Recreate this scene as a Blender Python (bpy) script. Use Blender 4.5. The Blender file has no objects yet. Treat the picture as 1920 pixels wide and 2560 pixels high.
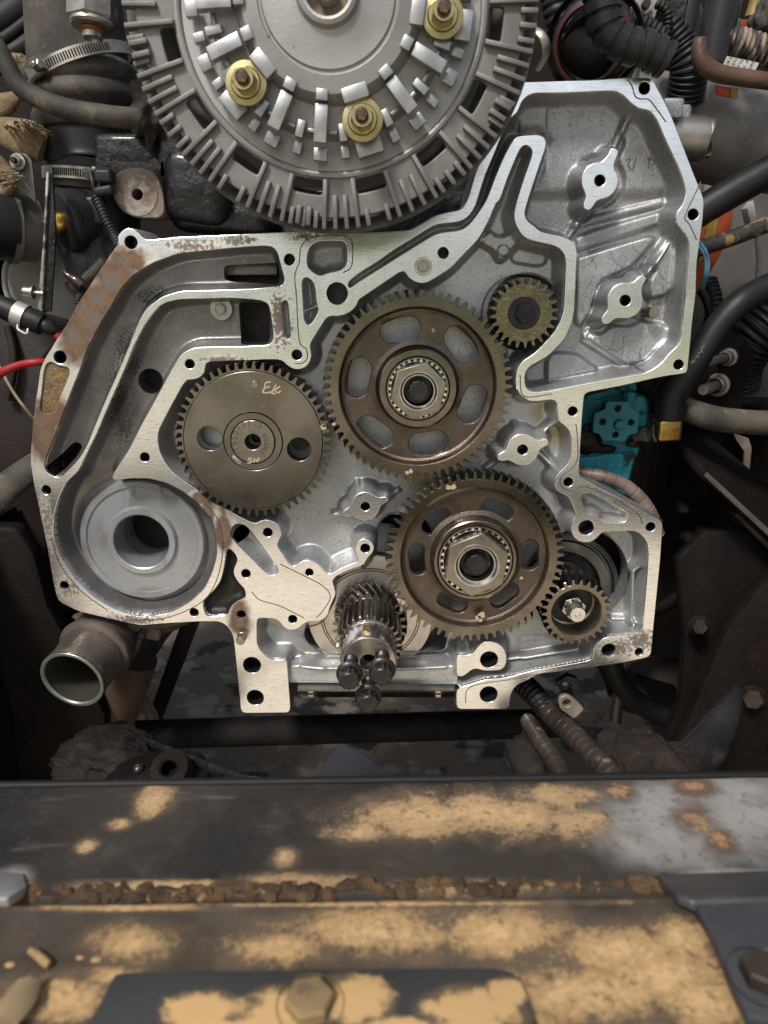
import bpy, bmesh, math, random
import numpy as np
from mathutils import Matrix, Vector, noise as mnoise
random.seed(7)
R = math.radians
SC = bpy.context.scene
COL = SC.collection
# ------------------------------------------------------------------ camera, sky, sun, exposure
F_PX, PITCH, DIST = 1862.0, R(16.7), 0.85      # focal length in photo pixels, downward pitch, metres to the engine face
cam = bpy.data.cameras.new('camera'); camo = bpy.data.objects.new('camera', cam); COL.objects.link(camo)
camo.location = (0, -DIST, 0); camo.rotation_euler = (math.pi/2-PITCH, 0, 0)
cam.sensor_fit = 'VERTICAL'; cam.sensor_height = 36; cam.sensor_width = 27; cam.lens = F_PX/2560*36
cam.clip_start = .02; cam.clip_end = 400
cam.dof.use_dof = True; cam.dof.focus_distance = .90; cam.dof.aperture_fstop = 7.5
SC.camera = camo
SUN_EL, SUN_AZ = R(50), R(208)
w = bpy.data.worlds.new('World'); SC.world = w; w.use_nodes = True
nt = w.node_tree; bg = nt.nodes['Background']
sk = nt.nodes.new('ShaderNodeTexSky'); sk.sky_type = 'NISHITA'; sk.sun_disc = False
sk.sun_elevation = SUN_EL; sk.sun_rotation = SUN_AZ; sk.air_density = 1.0; sk.dust_density = 3.0; sk.ozone_density = 1.0
hs = nt.nodes.new('ShaderNodeHueSaturation'); hs.inputs['Saturation'].default_value = .55
nt.links.new(sk.outputs[0], hs.inputs['Color']); nt.links.new(hs.outputs[0], bg.inputs[0]); bg.inputs[1].default_value = .10
sl = bpy.data.lights.new('sun', 'SUN'); sl.energy = 2.6; sl.angle = R(10); sl.color = (1, .96, .90)
so = bpy.data.objects.new('sun', sl); COL.objects.link(so); so.location = (-1, -2, 4)
sd = Vector((math.sin(SUN_AZ)*math.cos(SUN_EL), math.cos(SUN_AZ)*math.cos(SUN_EL), math.sin(SUN_EL)))
so.rotation_euler = sd.to_track_quat('Z', 'Y').to_euler()
SC.view_settings.view_transform = 'Standard'; SC.view_settings.look = 'None'
SC.view_settings.exposure = 0.6; SC.view_settings.gamma = 1
# ------------------------------------------------------------------ pixel ray -> place at a given depth Y (or height Z)
def ray(px, py):
    x = (px-960)/F_PX; v = -(py-1280)/F_PX
    return Vector((x, math.cos(PITCH)+v*math.sin(PITCH), -math.sin(PITCH)+v*math.cos(PITCH)))
def P(px, py, Y=0.0):
    d = ray(px, py); return d*((Y+DIST)/d.y)+Vector((0, -DIST, 0))
def PZ(px, py, Z):
    d = ray(px, py); return d*(Z/d.z)+Vector((0, -DIST, 0))
def S(px, py, Y=0.0):                                   # metres per photo pixel there
    return (Y+DIST)/ray(px, py).y/F_PX
def L(pts, Y=0.0): return [(q.x, q.z) for q in (P(a, b, Y) for a, b in pts)]
# ------------------------------------------------------------------ objects
WM = {}
def link(o, parent=None, M=None):
    COL.objects.link(o); M = M or Matrix()
    if parent is not None:
        o.parent = parent; o.matrix_parent_inverse = WM[parent.name].inverted()
    o.matrix_basis = M; WM[o.name] = M.copy(); return o
def tag(o, label, cat, group=None, kind=None):
    if kind: o['kind'] = kind
    if label: o['label'] = label
    if cat: o['category'] = cat
    if group: o['group'] = group
    return o
def thing(name, label, cat, loc, group=None):
    o = bpy.data.objects.new(name, None); o.empty_display_size = .02
    link(o, None, Matrix.Translation(Vector(loc))); return tag(o, label, cat, group)
def obj(name, me, m, parent=None, M=None, label=None, kind=None):
    o = bpy.data.objects.new(name, me)
    if m is not None and not me.materials: me.materials.append(m)
    link(o, parent, M)
    if label: o['label'] = label
    if kind: o['kind'] = kind
    return o
def solo(name, me, m, label, cat, group=None, M=None, kind=None):
    return tag(obj(name, me, m, None, M), label, cat, group, kind)
# ------------------------------------------------------------------ meshes
def mesh(v, f, smooth=True, angle=35):
    me = bpy.data.meshes.new('m'); me.from_pydata([tuple(a) for a in v], [], f); me.update()
    if smooth:
        me.polygons.foreach_set('use_smooth', [True]*len(me.polygons))
        me.set_sharp_from_angle(angle=R(angle))
    return me
def bm_mesh(bm, smooth=True, angle=35):
    bmesh.ops.recalc_face_normals(bm, faces=bm.faces)
    me = bpy.data.meshes.new('m'); bm.to_mesh(me); bm.free()
    if smooth:
        me.polygons.foreach_set('use_smooth', [True]*len(me.polygons)); me.set_sharp_from_angle(angle=R(angle))
    return me
def join(ms, Ms=None):
    V, Fc, o = [], [], 0
    for i, me in enumerate(ms):
        M = Ms[i] if Ms else Matrix()
        V += [M @ v.co for v in me.vertices]; Fc += [[a+o for a in p.vertices] for p in me.polygons]; o += len(me.vertices)
    return mesh(V, Fc)
def rnd(pts, r=14, n=3):                                 # round the corners of a closed outline
    out = []; N = len(pts)
    for i in range(N):
        a, b, c = Vector(pts[i-1]), Vector(pts[i]), Vector(pts[(i+1) % N])
        l1, l2 = (a-b).length, (c-b).length
        p = b+(a-b)*(min(.5*l1, r)/max(l1, 1e-9)); q = b+(c-b)*(min(.5*l2, r)/max(l2, 1e-9))
        for k in range(n+1):
            t = k/n; z = p*(1-t)**2+b*2*t*(1-t)+q*t*t
            if not out or (Vector(out[-1])-z).length > 1e-6: out.append(tuple(z))
    return out
def circ(cx, cz, r, n=40, r2=None, a0=0):
    return [(cx+r*math.cos(a0+2*math.pi*i/n), cz+(r2 or r)*math.sin(a0+2*math.pi*i/n)) for i in range(n)]
def extr(loops, y0, y1, bev=.0006, res=2):               # outlines in the x-z plane (first outer, rest holes) made solid from y0 (near) to y1
    cu = bpy.data.curves.new('c', 'CURVE'); cu.dimensions = '2D'; cu.fill_mode = 'BOTH'
    cu.extrude = max((y1-y0)/2-bev, 1e-5); cu.bevel_depth = bev; cu.bevel_resolution = res; cu.offset = -bev
    for lp in loops:
        s = cu.splines.new('POLY'); s.points.add(len(lp)-1); s.use_cyclic_u = True
        for i, (a, b) in enumerate(lp): s.points[i].co = (a, b, 0, 1)
    o = bpy.data.objects.new('t', cu); me = bpy.data.meshes.new_from_object(o)
    ym = (y0+y1)/2
    me.transform(Matrix(((1, 0, 0, 0), (0, 0, -1, ym), (0, 1, 0, 0), (0, 0, 0, 1))))
    bpy.data.objects.remove(o); bpy.data.curves.remove(cu)
    me.materials.clear()
    me.polygons.foreach_set('use_smooth', [True]*len(me.polygons)); me.set_sharp_from_angle(angle=R(32))
    return me
def lathe(prof, seg=72, axis='Y', cx=0, cy=0, cz=0, a0=0):   # profile of (radius, along-axis)
    V, Fc = [], []
    for (r, y) in prof:
        for k in range(seg):
            a = a0+2*math.pi*k/seg; V.append((r*math.cos(a), y, r*math.sin(a)))
    for i in range(len(prof)-1):
        for k in range(seg):
            a, b = i*seg+k, i*seg+(k+1) % seg
            Fc.append((a, b, b+seg, a+seg))
    me = mesh(V, Fc, True, 30)
    T = Matrix.Translation((cx, cy, cz))
    if axis == 'Z': T = T @ Matrix.Rotation(R(90), 4, 'X')
    if axis == 'X': T = T @ Matrix.Rotation(R(-90), 4, 'Z')
    me.transform(T); bm = bmesh.new(); bm.from_mesh(me); bmesh.ops.remove_doubles(bm, verts=bm.verts, dist=1e-6)
    return bm_mesh(bm, True, 30)
def align(p, d, up=(0, 0, 1)):                            # matrix at p whose +Y axis points along d
    d = Vector(d).normalized(); q = d.to_track_quat('Y', 'Z'); return Matrix.Translation(Vector(p)) @ q.to_matrix().to_4x4()
def box(sx, sy, sz, bev=.001, seg=2, M=None):
    bm = bmesh.new(); bmesh.ops.create_cube(bm, size=1, matrix=Matrix.Diagonal((sx, sy, sz, 1)))
    if bev: bmesh.ops.bevel(bm, geom=list(bm.edges), offset=bev, segments=seg, profile=.5, affect='EDGES')
    if M: bm.transform(M)
    return bm_mesh(bm, True, 40)
def prism(pts, y0, y1, bev=.001): return extr([pts], y0, y1, bev)
def slab(pts3, thick, bev=.001):                          # planar polygon of 3-D points, thickened along its normal away from the viewer
    bm = bmesh.new(); vs = [bm.verts.new(p) for p in pts3]; f = bm.faces.new(vs); f.normal_update()
    n = f.normal.copy(); c = f.calc_center_median()
    if n.dot(Vector((0, -DIST, 0))-c) < 0: n = -n
    ex = bmesh.ops.extrude_face_region(bm, geom=[f]); nv = [g for g in ex['geom'] if isinstance(g, bmesh.types.BMVert)]
    bmesh.ops.translate(bm, verts=nv, vec=-n*thick)
    if bev: bmesh.ops.bevel(bm, geom=list(bm.edges), offset=bev, segments=2, profile=.5, affect='EDGES')
    return bm_mesh(bm, True, 40)
def crom(p, n):                                            # Catmull-Rom through points
    q = [2*p[0]-p[1]]+list(p)+[2*p[-1]-p[-2]]; out = []
    for i in range(1, len(q)-2):
        for k in range(n):
            t = k/n; a, b, c, d = q[i-1:i+3]
            out.append(.5*((2*b)+(c-a)*t+(2*a-5*b+4*c-d)*t*t+(3*b-a-3*c+d)*t**3))
    out.append(p[-1]); return out
def sweep(path, rad, seg=20, caps=True, sub=10, ridge=None, ecc=None, hollow=0):
    """path of world points, radius number or list per path point; ridge(s, r) changes the radius along the length s"""
    pts = [Vector(p) for p in path]
    rr = rad if isinstance(rad, (list, tuple)) else [rad]*len(pts)
    sm = crom(pts, sub) if len(pts) > 1 else pts
    rs = [a[0] for a in crom([Vector((r, 0, 0)) for r in rr], sub)]
    s = [0]
    for i in range(1, len(sm)): s.append(s[-1]+(sm[i]-sm[i-1]).length)
    if ridge:                                              # resample finely
        n = ridge[1]; tot = s[-1]; ns, nr, nl = [], [], []
        for k in range(n+1):
            t = tot*k/n; j = min(max(np.searchsorted(s, t)-1, 0), len(sm)-2); u = (t-s[j])/max(s[j+1]-s[j], 1e-9)
            ns.append(sm[j].lerp(sm[j+1], u)); nr.append(rs[j]+(rs[j+1]-rs[j])*u); nl.append(t)
        sm, s = ns, nl; rs = [ridge[0](a, b) for a, b in zip(s, nr)]
    V, Fc = [], []; T = (sm[1]-sm[0]).normalized()
    N = T.cross(Vector((0, -1, .3))).normalized()
    for i, p in enumerate(sm):
        t = (sm[min(i+1, len(sm)-1)]-sm[max(i-1, 0)]).normalized()
        N = (N-t*N.dot(t)).normalized(); B = t.cross(N)
        for k in range(seg):
            a = 2*math.pi*k/seg; V.append(p+(N*math.cos(a)+B*math.sin(a)*(ecc or 1))*rs[i])
    for i in range(len(sm)-1):
        for k in range(seg):
            a, b = i*seg+k, i*seg+(k+1) % seg; Fc.append((a, b, b+seg, a+seg))
    if caps:
        Fc.append(tuple(range(seg))[::-1]); Fc.append(tuple(range(len(V)-seg, len(V))))
    return mesh(V, Fc, True, 60)
def tube(pts, rpx, seg=20, **k):                           # pts of (px, py, Y); radius in photo pixels there
    r = rpx if isinstance(rpx, (list, tuple)) else [rpx]*len(pts)
    return sweep([P(*p) for p in pts], [a*S(*p) for a, p in zip(r, pts)], seg, **k)
def corr(pitch, amp, n=400):                               # corrugated hose profile
    return (lambda s, r: r*(1-amp*(.5+.5*math.cos(2*math.pi*s/pitch))**2), n)
def hexa(r, y0, y1, n=6, a0=0, cham=.12):                  # hex head, axis Y, chamfered near face
    b = circ(0, 0, r, n, a0=a0); c = circ(0, 0, r*.86, 24)
    bm = bmesh.new(); bot = [bm.verts.new((x, y1, z)) for x, z in b]; top = [bm.verts.new((x, y0+cham*r, z)) for x, z in b]
    tp2 = [bm.verts.new((x*.88, y0, z*.88)) for x, z in b]
    for i in range(n):
        j = (i+1) % n; bm.faces.new((bot[i], bot[j], top[j], top[i])); bm.faces.new((top[i], top[j], tp2[j], tp2[i]))
    bm.faces.new(tp2); bm.faces.new(bot)
    return bm_mesh(bm, True, 20)
def twelve(r, y0, y1):                                     # twelve-point bolt head
    o = [(r*(1 if i % 2 == 0 else .86)*math.cos(math.pi*i/12), r*(1 if i % 2 == 0 else .86)*math.sin(math.pi*i/12)) for i in range(24)]
    return extr([o], y0, y1, .0008)
def gear_mesh(N, ro, ri, inner, y0, y1, twist=0, cham=.0007, tipw=.22, rot=0):
    """toothed rim, near face at y0; rear face turned by twist"""
    prof = []
    for i in range(N):
        for (u, r) in ((-.5, ri), (-.30, ri), (-.20, ri+(ro-ri)*.45), (-tipw/2, ro), (tipw/2, ro), (.20, ri+(ro-ri)*.45), (.30, ri)):
            prof.append((2*math.pi*(i+u)/N+rot, r))
    n = len(prof); V, Fc = [], []
    def ring(y, dr, tw, k=0):
        b = len(V)
        for a, r in prof:
            rr = inner if k else r-dr
            V.append((rr*math.cos(a+tw), y, rr*math.sin(a+tw)))
        return b
    yb = y1
    rings = [ring(y0, 0, 0, 1), ring(y0, cham, 0), ring(y0+cham, 0, 0), ring((y0+y1)/2, 0, twist/2), ring(yb-cham, 0, twist), ring(yb, cham, twist), ring(yb, 0, twist, 1)]
    for a, b in zip(rings[:-1], rings[1:]):
        for k in range(n):
            l = (k+1) % n; Fc.append((a+k, a+l, b+l, b+k))
    a, b = rings[-1], rings[0]
    for k in range(n):
        l = (k+1) % n; Fc.append((a+k, a+l, b+l, b+k))
    bm = bmesh.new(); bm.from_mesh(mesh(V, Fc, False)); return bm_mesh(bm, True, 25)
def stadium(cx, cz, length, width, ang, n=10):
    h = length/2-width/2; o = []
    for s, a0 in ((1, -90), (-1, 90)):
        for k in range(n+1):
            a = R(a0+180*k/n); o.append((s*h+width/2*math.cos(a), width/2*math.sin(a)))
    c, sn = math.cos(ang), math.sin(ang)
    return [(cx+x*c-y*sn, cz+x*sn+y*c) for x, y in o]
def glyphs(txt, size, extrude=.0002):                      # list of (mesh, advance) for each letter, lettering in the x-z plane facing -Y
    out = []
    for ch in txt:
        cu = bpy.data.curves.new('t', 'FONT'); cu.body = ch; cu.size = size; cu.extrude = extrude; cu.resolution_u = 3
        o = bpy.data.objects.new('t', cu); me = bpy.data.meshes.new_from_object(o); bpy.data.objects.remove(o)
        me.transform(Matrix.Rotation(R(90), 4, 'X')); out.append(me)
    return out
def arc_text(txt, cx, cz, r, a_start, a_step, size, Y, outward=True):
    ms, Ms = [], []
    for i, me in enumerate(glyphs(txt, size)):
        if not len(me.vertices): continue
        a = a_start+i*a_step
        ms.append(me); Ms.append(Matrix.Translation((cx+r*math.cos(a), Y, cz+r*math.sin(a))) @ Matrix.Rotation(-(a+(-math.pi/2 if outward else math.pi/2)), 4, 'Y') @ Matrix.Translation((-size*.3, 0, 0)))
    return join(ms, Ms)
# ------------------------------------------------------------------ materials
def mat(name, c1, c2=None, ns=40, metal=0, rough=.5, rvar=.12, bump=0, bs=400, bd=.0006, layers=(), coat=0, stretch=None, aniso=None, coatr=.1, spec=None, alb=None):
    if spec is None: spec = .5 if metal >= .4 else .28
    kd = alb or (1.0 if metal >= .4 else .55); sc3 = lambda c: tuple(x*kd for x in c)
    c1 = sc3(c1); c2 = sc3(c2) if c2 else c1; layers = [dict(l, c=sc3(l['c'])) if 'c' in l else l for l in layers]
    m = bpy.data.materials.new(name); m.use_nodes = True; t = m.node_tree; n = t.nodes; b = n['Principled BSDF']; k = t.links.new
    tc = n.new('ShaderNodeTexCoord').outputs['Object']
    def mapped(sc, rot=(0, 0, 0)):
        q = n.new('ShaderNodeMapping'); q.inputs['Scale'].default_value = sc; q.inputs['Rotation'].default_value = rot
        k(tc, q.inputs[0]); return q.outputs[0]
    def noise(scale, det=5, co=None, rg=.55):
        q = n.new('ShaderNodeTexNoise'); q.inputs['Scale'].default_value = scale; q.inputs['Detail'].default_value = det; q.inputs['Roughness'].default_value = rg
        k(co or tc, q.inputs['Vector']); return q.outputs['Fac']
    def mr(v, lo, hi, a=0, bb=1):
        q = n.new('ShaderNodeMapRange'); q.interpolation_type = 'SMOOTHSTEP'
        for i, x in zip((1, 2, 3, 4), (lo, hi, a, bb)): q.inputs[i].default_value = x
        k(v, q.inputs[0]); return q.outputs[0]
    def mth(op, a, bb):
        q = n.new('ShaderNodeMath'); q.operation = op
        for i, x in enumerate((a, bb)):
            if isinstance(x, (int, float)): q.inputs[i].default_value = x
            else: k(x, q.inputs[i])
        return q.outputs[0]
    def mixc(f, a, bb):
        q = n.new('ShaderNodeMix'); q.data_type = 'RGBA'
        k(f, q.inputs['Factor'])
        for s, x in (('A', a), ('B', bb)):
            i = q.inputs[6 if s == 'A' else 7]
            if isinstance(x, tuple): i.default_value = (*x, 1)
            else: k(x, i)
        return q.outputs[2]
    def mixf(f, a, bb):
        q = n.new('ShaderNodeMix')
        k(f, q.inputs[0])
        for i, x in ((2, a), (3, bb)):
            if isinstance(x, (int, float)): q.inputs[i].default_value = x
            else: k(x, q.inputs[i])
        return q.outputs[0]
    co = mapped(*stretch) if stretch else tc
    base = mixc(mr(noise(ns, 6, co), .34, .66), c1, c2 or c1)
    rg = mth('ADD', rough-rvar/2, mth('MULTIPLY', noise(ns*1.7, 4, co), rvar)); me = metal+0.0
    hgt = noise(bs, 4, mapped(*aniso) if aniso else None) if bump else None
    for ly in layers:
        f = noise(ly.get('s', 30), ly.get('det', 7), mapped(*ly['st']) if 'st' in ly else None, ly.get('rg', .6))
        if 'blobs' in ly:
            fld = None
            for (c, r) in ly['blobs']:
                q = n.new('ShaderNodeVectorMath'); q.operation = 'SUBTRACT'; k(tc, q.inputs[0]); q.inputs[1].default_value = tuple(c)
                d = n.new('ShaderNodeVectorMath'); d.operation = 'DIVIDE'; k(q.outputs[0], d.inputs[0]); d.inputs[1].default_value = tuple(r)
                e = n.new('ShaderNodeVectorMath'); e.operation = 'LENGTH'; k(d.outputs[0], e.inputs[0])
                v = mth('SUBTRACT', 1.0, e.outputs['Value'])
                fld = v if fld is None else mth('MAXIMUM', fld, v)
            f = mth('ADD', fld, mth('MULTIPLY', mth('SUBTRACT', f, .5), ly.get('amp', 1.5)))
        f = mth('MULTIPLY', mr(f, ly['lo'], ly['hi']), ly.get('amt', 1.0))
        base = mixc(f, base, ly['c']) if 'c' in ly else base
        if 'm' in ly: me = mixf(f, me, ly['m'])
        if 'r' in ly: rg = mixf(f, rg, ly['r'])
        if 'h' in ly:
            hf = mth('MULTIPLY', f, ly['h']); hgt = hf if hgt is None else mth('ADD', hgt, hf)
    k(base, b.inputs['Base Color']) ; k(rg, b.inputs['Roughness'])
    if isinstance(me, float): b.inputs['Metallic'].default_value = me
    else: k(me, b.inputs['Metallic'])
    if hgt is not None:
        q = n.new('ShaderNodeBump'); q.inputs['Strength'].default_value = bump or .5; q.inputs['Distance'].default_value = bd
        k(hgt, q.inputs['Height']); k(q.outputs[0], b.inputs['Normal'])
    b.inputs['Specular IOR Level'].default_value = spec
    if coat: b.inputs['Coat Weight'].default_value = coat; b.inputs['Coat Roughness'].default_value = coatr
    return m
def bl(px, py, rx, ry, Y=0, ry_d=.05):                     # stain field at a place seen in the photo
    s = S(px, py, Y); return (P(px, py, Y), (rx*s, ry_d, ry*s))
# ------------------------------------------------------------------ the metals, rubbers and dirt of the engine
speck = dict(c=(.05, .045, .04), s=230, lo=.66, hi=.72, amt=.7, det=2)
RUST = [(c, tuple(1.22*v for v in r)) for c, r in [bl(285, 700, 60, 60), bl(225, 790, 55, 70), bl(190, 850, 45, 60), bl(250, 745, 50, 50), bl(320, 650, 50, 30), bl(110, 1080, 38, 75), bl(130, 1030, 40, 40), bl(520, 1275, 16, 40), bl(560, 1330, 22, 50), bl(600, 1545, 25, 45), bl(500, 1245, 25, 18)]]
GRIME = [bl(330, 1550, 130, 22), bl(118, 1300, 22, 110), bl(170, 1470, 45, 45), bl(300, 620, 40, 25), bl(480, 615, 120, 22), bl(590, 600, 80, 18), bl(760, 590, 60, 18), bl(700, 800, 45, 110), bl(560, 900, 90, 18), bl(1600, 1600, 60, 50), bl(1540, 1620, 70, 40)]
M_FL = mat('machined_aluminium', (.97, .97, .97), (.88, .88, .88), 26, 1, .235, .12, .12, 70, .0004, aniso=((1, 1, 14), (0, R(38), 0)), layers=(
    dict(c=(.55, .55, .56), s=60, st=((1, 1, 12), (0, R(35), 0)), lo=.5, hi=.72, amt=.7, r=.40),
    dict(c=(.62, .62, .64), s=75, st=((1, 1, 14), (0, R(-48), 0)), lo=.55, hi=.70, amt=.65, r=.16),
    dict(c=(.58, .56, .52), s=30, lo=.56, hi=.8, amt=.3, r=.4),
    dict(c=(.60, .49, .34), s=48, lo=.2, hi=.9, amt=.7, m=.7, r=.5, blobs=GRIME, amp=1.6),
    dict(c=(.10, .085, .07), s=230, lo=.35, hi=.7, amt=.85, m=.4, r=.6, blobs=GRIME, amp=3.4),
    dict(c=(.30, .22, .13), s=50, lo=-.35, hi=.35, amt=.8, m=.5, r=.55, blobs=RUST, amp=1.6),
    dict(c=(.075, .045, .03), s=40, lo=-.15, hi=.45, amt=.95, m=.15, r=.62, blobs=RUST, amp=1.7),
    dict(c=(.20, .10, .035), s=120, lo=.3, hi=.8, amt=.6, m=.2, r=.7, blobs=RUST, amp=2.4),
    dict(c=(.11, .11, .11), s=75, lo=.55, hi=.9, amt=.7, m=.3, r=.5, blobs=RUST, amp=2.4),
    dict(c=(.2, .19, .18), s=220, lo=.70, hi=.75, amt=.4, det=2)))
M_CAST = mat('cast_aluminium', (.345, .35, .355), (.255, .26, .265), 22, .75, .44, .12, .7, 800, .0007, layers=(speck, dict(c=(.15, .145, .14), s=380, lo=.56, hi=.68, amt=.7, det=3), dict(c=(.62, .62, .63), s=520, lo=.57, hi=.68, amt=.5, det=2), dict(c=(.20, .19, .18), s=50, st=((1, 1, .2), (0, R(6), 0)), lo=.58, hi=.76, amt=.45), dict(c=(.20, .20, .20), s=35, lo=.62, hi=.8, amt=.4)))
OILY = [bl(760, 1410, 40, 30, .03), bl(815, 1420, 30, 30, .03), bl(1400, 1660, 120, 26, .03), bl(1250, 1680, 80, 18, .03), bl(1490, 1620, 40, 40, .03), bl(1040, 1200, 60, 60, .03), bl(1350, 1030, 40, 60, .03), bl(1390, 1090, 40, 50, .03), bl(1340, 890, 60, 40, .03), bl(1500, 1285, 30, 12, .02), bl(935, 1226, 40, 18, .03)]
M_FLOOR = mat('oily_cast_aluminium', (.45, .455, .455), (.35, .355, .355), 18, .72, .38, .16, .6, 800, .0006, layers=(speck, dict(c=(.18, .175, .17), s=380, lo=.57, hi=.7, amt=.6, det=3), dict(c=(.64, .64, .64), s=520, lo=.57, hi=.68, amt=.5, det=2), dict(c=(.27, .25, .19), s=42, st=((1, 1, .2), (0, R(4), 0)), lo=.58, hi=.78, amt=.45, r=.25), dict(c=(.33, .28, .12), s=40, lo=.25, hi=.8, amt=.75, r=.2, blobs=OILY, amp=1.2), dict(c=(.24, .24, .24), s=30, lo=.6, hi=.8, amt=.4)), coat=.25)
M_WET = mat('wet_dark_cast', (.185, .178, .172), (.125, .12, .115), 16, .6, .36, .2, .6, 500, .0008, coat=.3, layers=(dict(c=(.27, .26, .25), s=60, lo=.58, hi=.75, amt=.5), dict(c=(.30, .29, .28), s=420, lo=.56, hi=.68, amt=.5, det=3), dict(c=(.06, .055, .05), s=260, lo=.6, hi=.68, amt=.6), dict(c=(.045, .04, .038), s=420, lo=.35, hi=.6, amt=.85, r=.2, blobs=[bl(300, 1010, 45, 170, .024), bl(325, 880, 50, 80, .024), bl(390, 745, 70, 30, .024)], amp=2.6), dict(s=650, lo=.45, hi=.62, amt=1, h=.9, blobs=[bl(310, 1000, 60, 170, .028), bl(330, 860, 70, 80, .028), bl(400, 740, 90, 40, .028)], amp=1.6)))
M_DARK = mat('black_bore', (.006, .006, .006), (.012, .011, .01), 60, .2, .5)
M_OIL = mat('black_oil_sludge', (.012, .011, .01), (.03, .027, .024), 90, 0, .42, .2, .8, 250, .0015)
M_STEEL = mat('bright_steel', (.62, .60, .57), (.48, .46, .43), 60, 1, .24, .12, .3, 500, .0003, stretch=((1, 1, 1), (0, 0, 0)), layers=(dict(c=(.2, .18, .15), s=70, lo=.6, hi=.8, amt=.5),))
M_GEAR = mat('oiled_gear_steel', (.215, .187, .148), (.155, .133, .105), 40, 1, .23, .12, .3, 220, .0004, coat=.5, layers=(dict(c=(.10, .08, .06), s=160, lo=.66, hi=.74, amt=.4), dict(c=(.38, .34, .27), s=25, lo=.55, hi=.8, amt=.4)))
M_WEB = mat('forged_brown_web', (.115, .087, .062), (.075, .057, .042), 30, .8, .27, .14, .75, 750, .0008, coat=.5, layers=(dict(c=(.19, .145, .10), s=55, lo=.55, hi=.8, amt=.5),))
M_CAM = mat('worn_cam_gear_steel', (.255, .234, .205), (.175, .157, .135), 22, 1, .26, .14, .2, 300, .0003, coat=.3, layers=(dict(c=(.17, .135, .09), s=14, lo=.5, hi=.72, amt=.6), dict(c=(.48, .45, .38), s=45, lo=.6, hi=.8, amt=.5), dict(c=(.1, .08, .06), s=260, lo=.68, hi=.74, amt=.6)))
M_NUT = mat('hub_nut_steel', (.36, .33, .28), (.28, .255, .21), 60, 1, .32, .1, .3, 200, .0003, aniso=((1, 1, 8), (0, R(50), 0)))
M_BLK = mat('black_oxide_bolt', (.045, .042, .04), (.03, .028, .027), 70, .7, .36, .2, .5, 500, .0005, layers=(dict(c=(.17, .14, .11), s=120, lo=.6, hi=.75, amt=.6),))
M_ROLL = mat('bearing_roller_steel', (.8, .79, .77), None, 40, 1, .14)
M_PAINT = mat('cream_paint_mark', (.72, .56, .36), (.62, .47, .29), 200, 0, .5, layers=(dict(c=(.4, .3, .18), s=500, lo=.6, hi=.7, amt=.5),))
M_STAMP = mat('stamped_lettering', (.07, .055, .04), (.11, .09, .065), 300, .6, .5)
M_RUSTY = mat('rusty_scale', (.22, .13, .06), (.30, .22, .12), 60, .2, .7, .2, 1, 300, .002, layers=(dict(c=(.55, .28, .05), s=45, lo=.5, hi=.66, amt=.85), dict(c=(.42, .40, .34), s=130, lo=.58, hi=.68, amt=.8), dict(c=(.03, .025, .02), s=110, lo=.6, hi=.7, amt=.8)))
M_RUB = mat('black_rubber', (.014, .014, .015), (.024, .023, .022), 30, 0, .48, .16, .3, 300, .0006, layers=(dict(c=(.10, .09, .08), s=25, lo=.58, hi=.85, amt=.5, r=.8),))
M_DUSTRUB = mat('dusty_rubber', (.05, .046, .042), (.13, .11, .085), 22, 0, .7, .15, .5, 300, .001, layers=(dict(c=(.30, .25, .18), s=45, lo=.54, hi=.72, amt=.6, r=.9), dict(c=(.02, .02, .02), s=20, lo=.6, hi=.7, amt=.8)))
M_PLAS = mat('black_plastic', (.018, .018, .019), (.03, .03, .031), 20, 0, .42, .12, .35, 700, .0005, layers=(dict(c=(.12, .11, .10), s=28, lo=.6, hi=.85, amt=.4, r=.8),))
M_GREASE = mat('greasy_black_casting', (.010, .010, .010), (.022, .021, .02), 40, .1, .42, .25, .8, 200, .0014, coat=.2, layers=(dict(c=(.10, .085, .07), s=60, lo=.62, hi=.8, amt=.6, r=.8), dict(s=45, lo=.4, hi=.6, amt=1, h=1.0)))
M_CLAMP = mat('clamp_stainless', (.40, .375, .34), (.28, .25, .21), 90, 1, .42, .16, .2, 300, .0004, layers=(dict(c=(.26, .20, .14), s=70, lo=.5, hi=.72, amt=.75, m=.3, r=.7),))
M_FRAME = mat('dirty_frame_paint', (.0055, .0039, .0033), (.0125, .008, .006), 16, 0, .68, .2, .6, 60, .003, spec=.16, layers=(dict(c=(.032, .014, .009), s=14, lo=.55, hi=.75, amt=.6), dict(c=(.075, .056, .042), s=110, lo=.62, hi=.78, amt=.5, r=.9)))
M_RED = mat('red_brown_panel', (.045, .033, .03), (.03, .022, .02), 12, .1, .55, .2, .6, 160, .001, layers=(dict(c=(.075, .04, .028), s=30, lo=.55, hi=.75, amt=.6), dict(c=(.12, .095, .07), s=120, lo=.66, hi=.78, amt=.5)))
M_CREAM = mat('grimy_cream_paint', (.50, .48, .42), (.36, .34, .30), 9, 0, .5, .1, .2, 200, .0006, layers=(dict(c=(.20, .15, .10), s=18, lo=.56, hi=.8, amt=.7), dict(c=(.12, .06, .04), s=25, lo=.68, hi=.78, amt=.8)))
M_GREYPIPE = mat('weathered_grey_pipe', (.24, .225, .205), (.15, .14, .125), 18, .2, .52, .14, .45, 350, .0008, alb=.8, layers=(dict(c=(.13, .085, .06), s=14, lo=.55, hi=.75, amt=.5), dict(c=(.36, .34, .31), s=250, lo=.66, hi=.72, amt=.7)))
M_RUSTPIPE = mat('rust_flaked_pipe', (.20, .12, .085), (.12, .07, .05), 28, .35, .5, .2, .6, 200, .001, layers=(dict(c=(.55, .5, .45), s=30, lo=.55, hi=.66, amt=.85, m=.9, r=.32), dict(c=(.34, .21, .13), s=70, lo=.6, hi=.75, amt=.6)))
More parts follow.
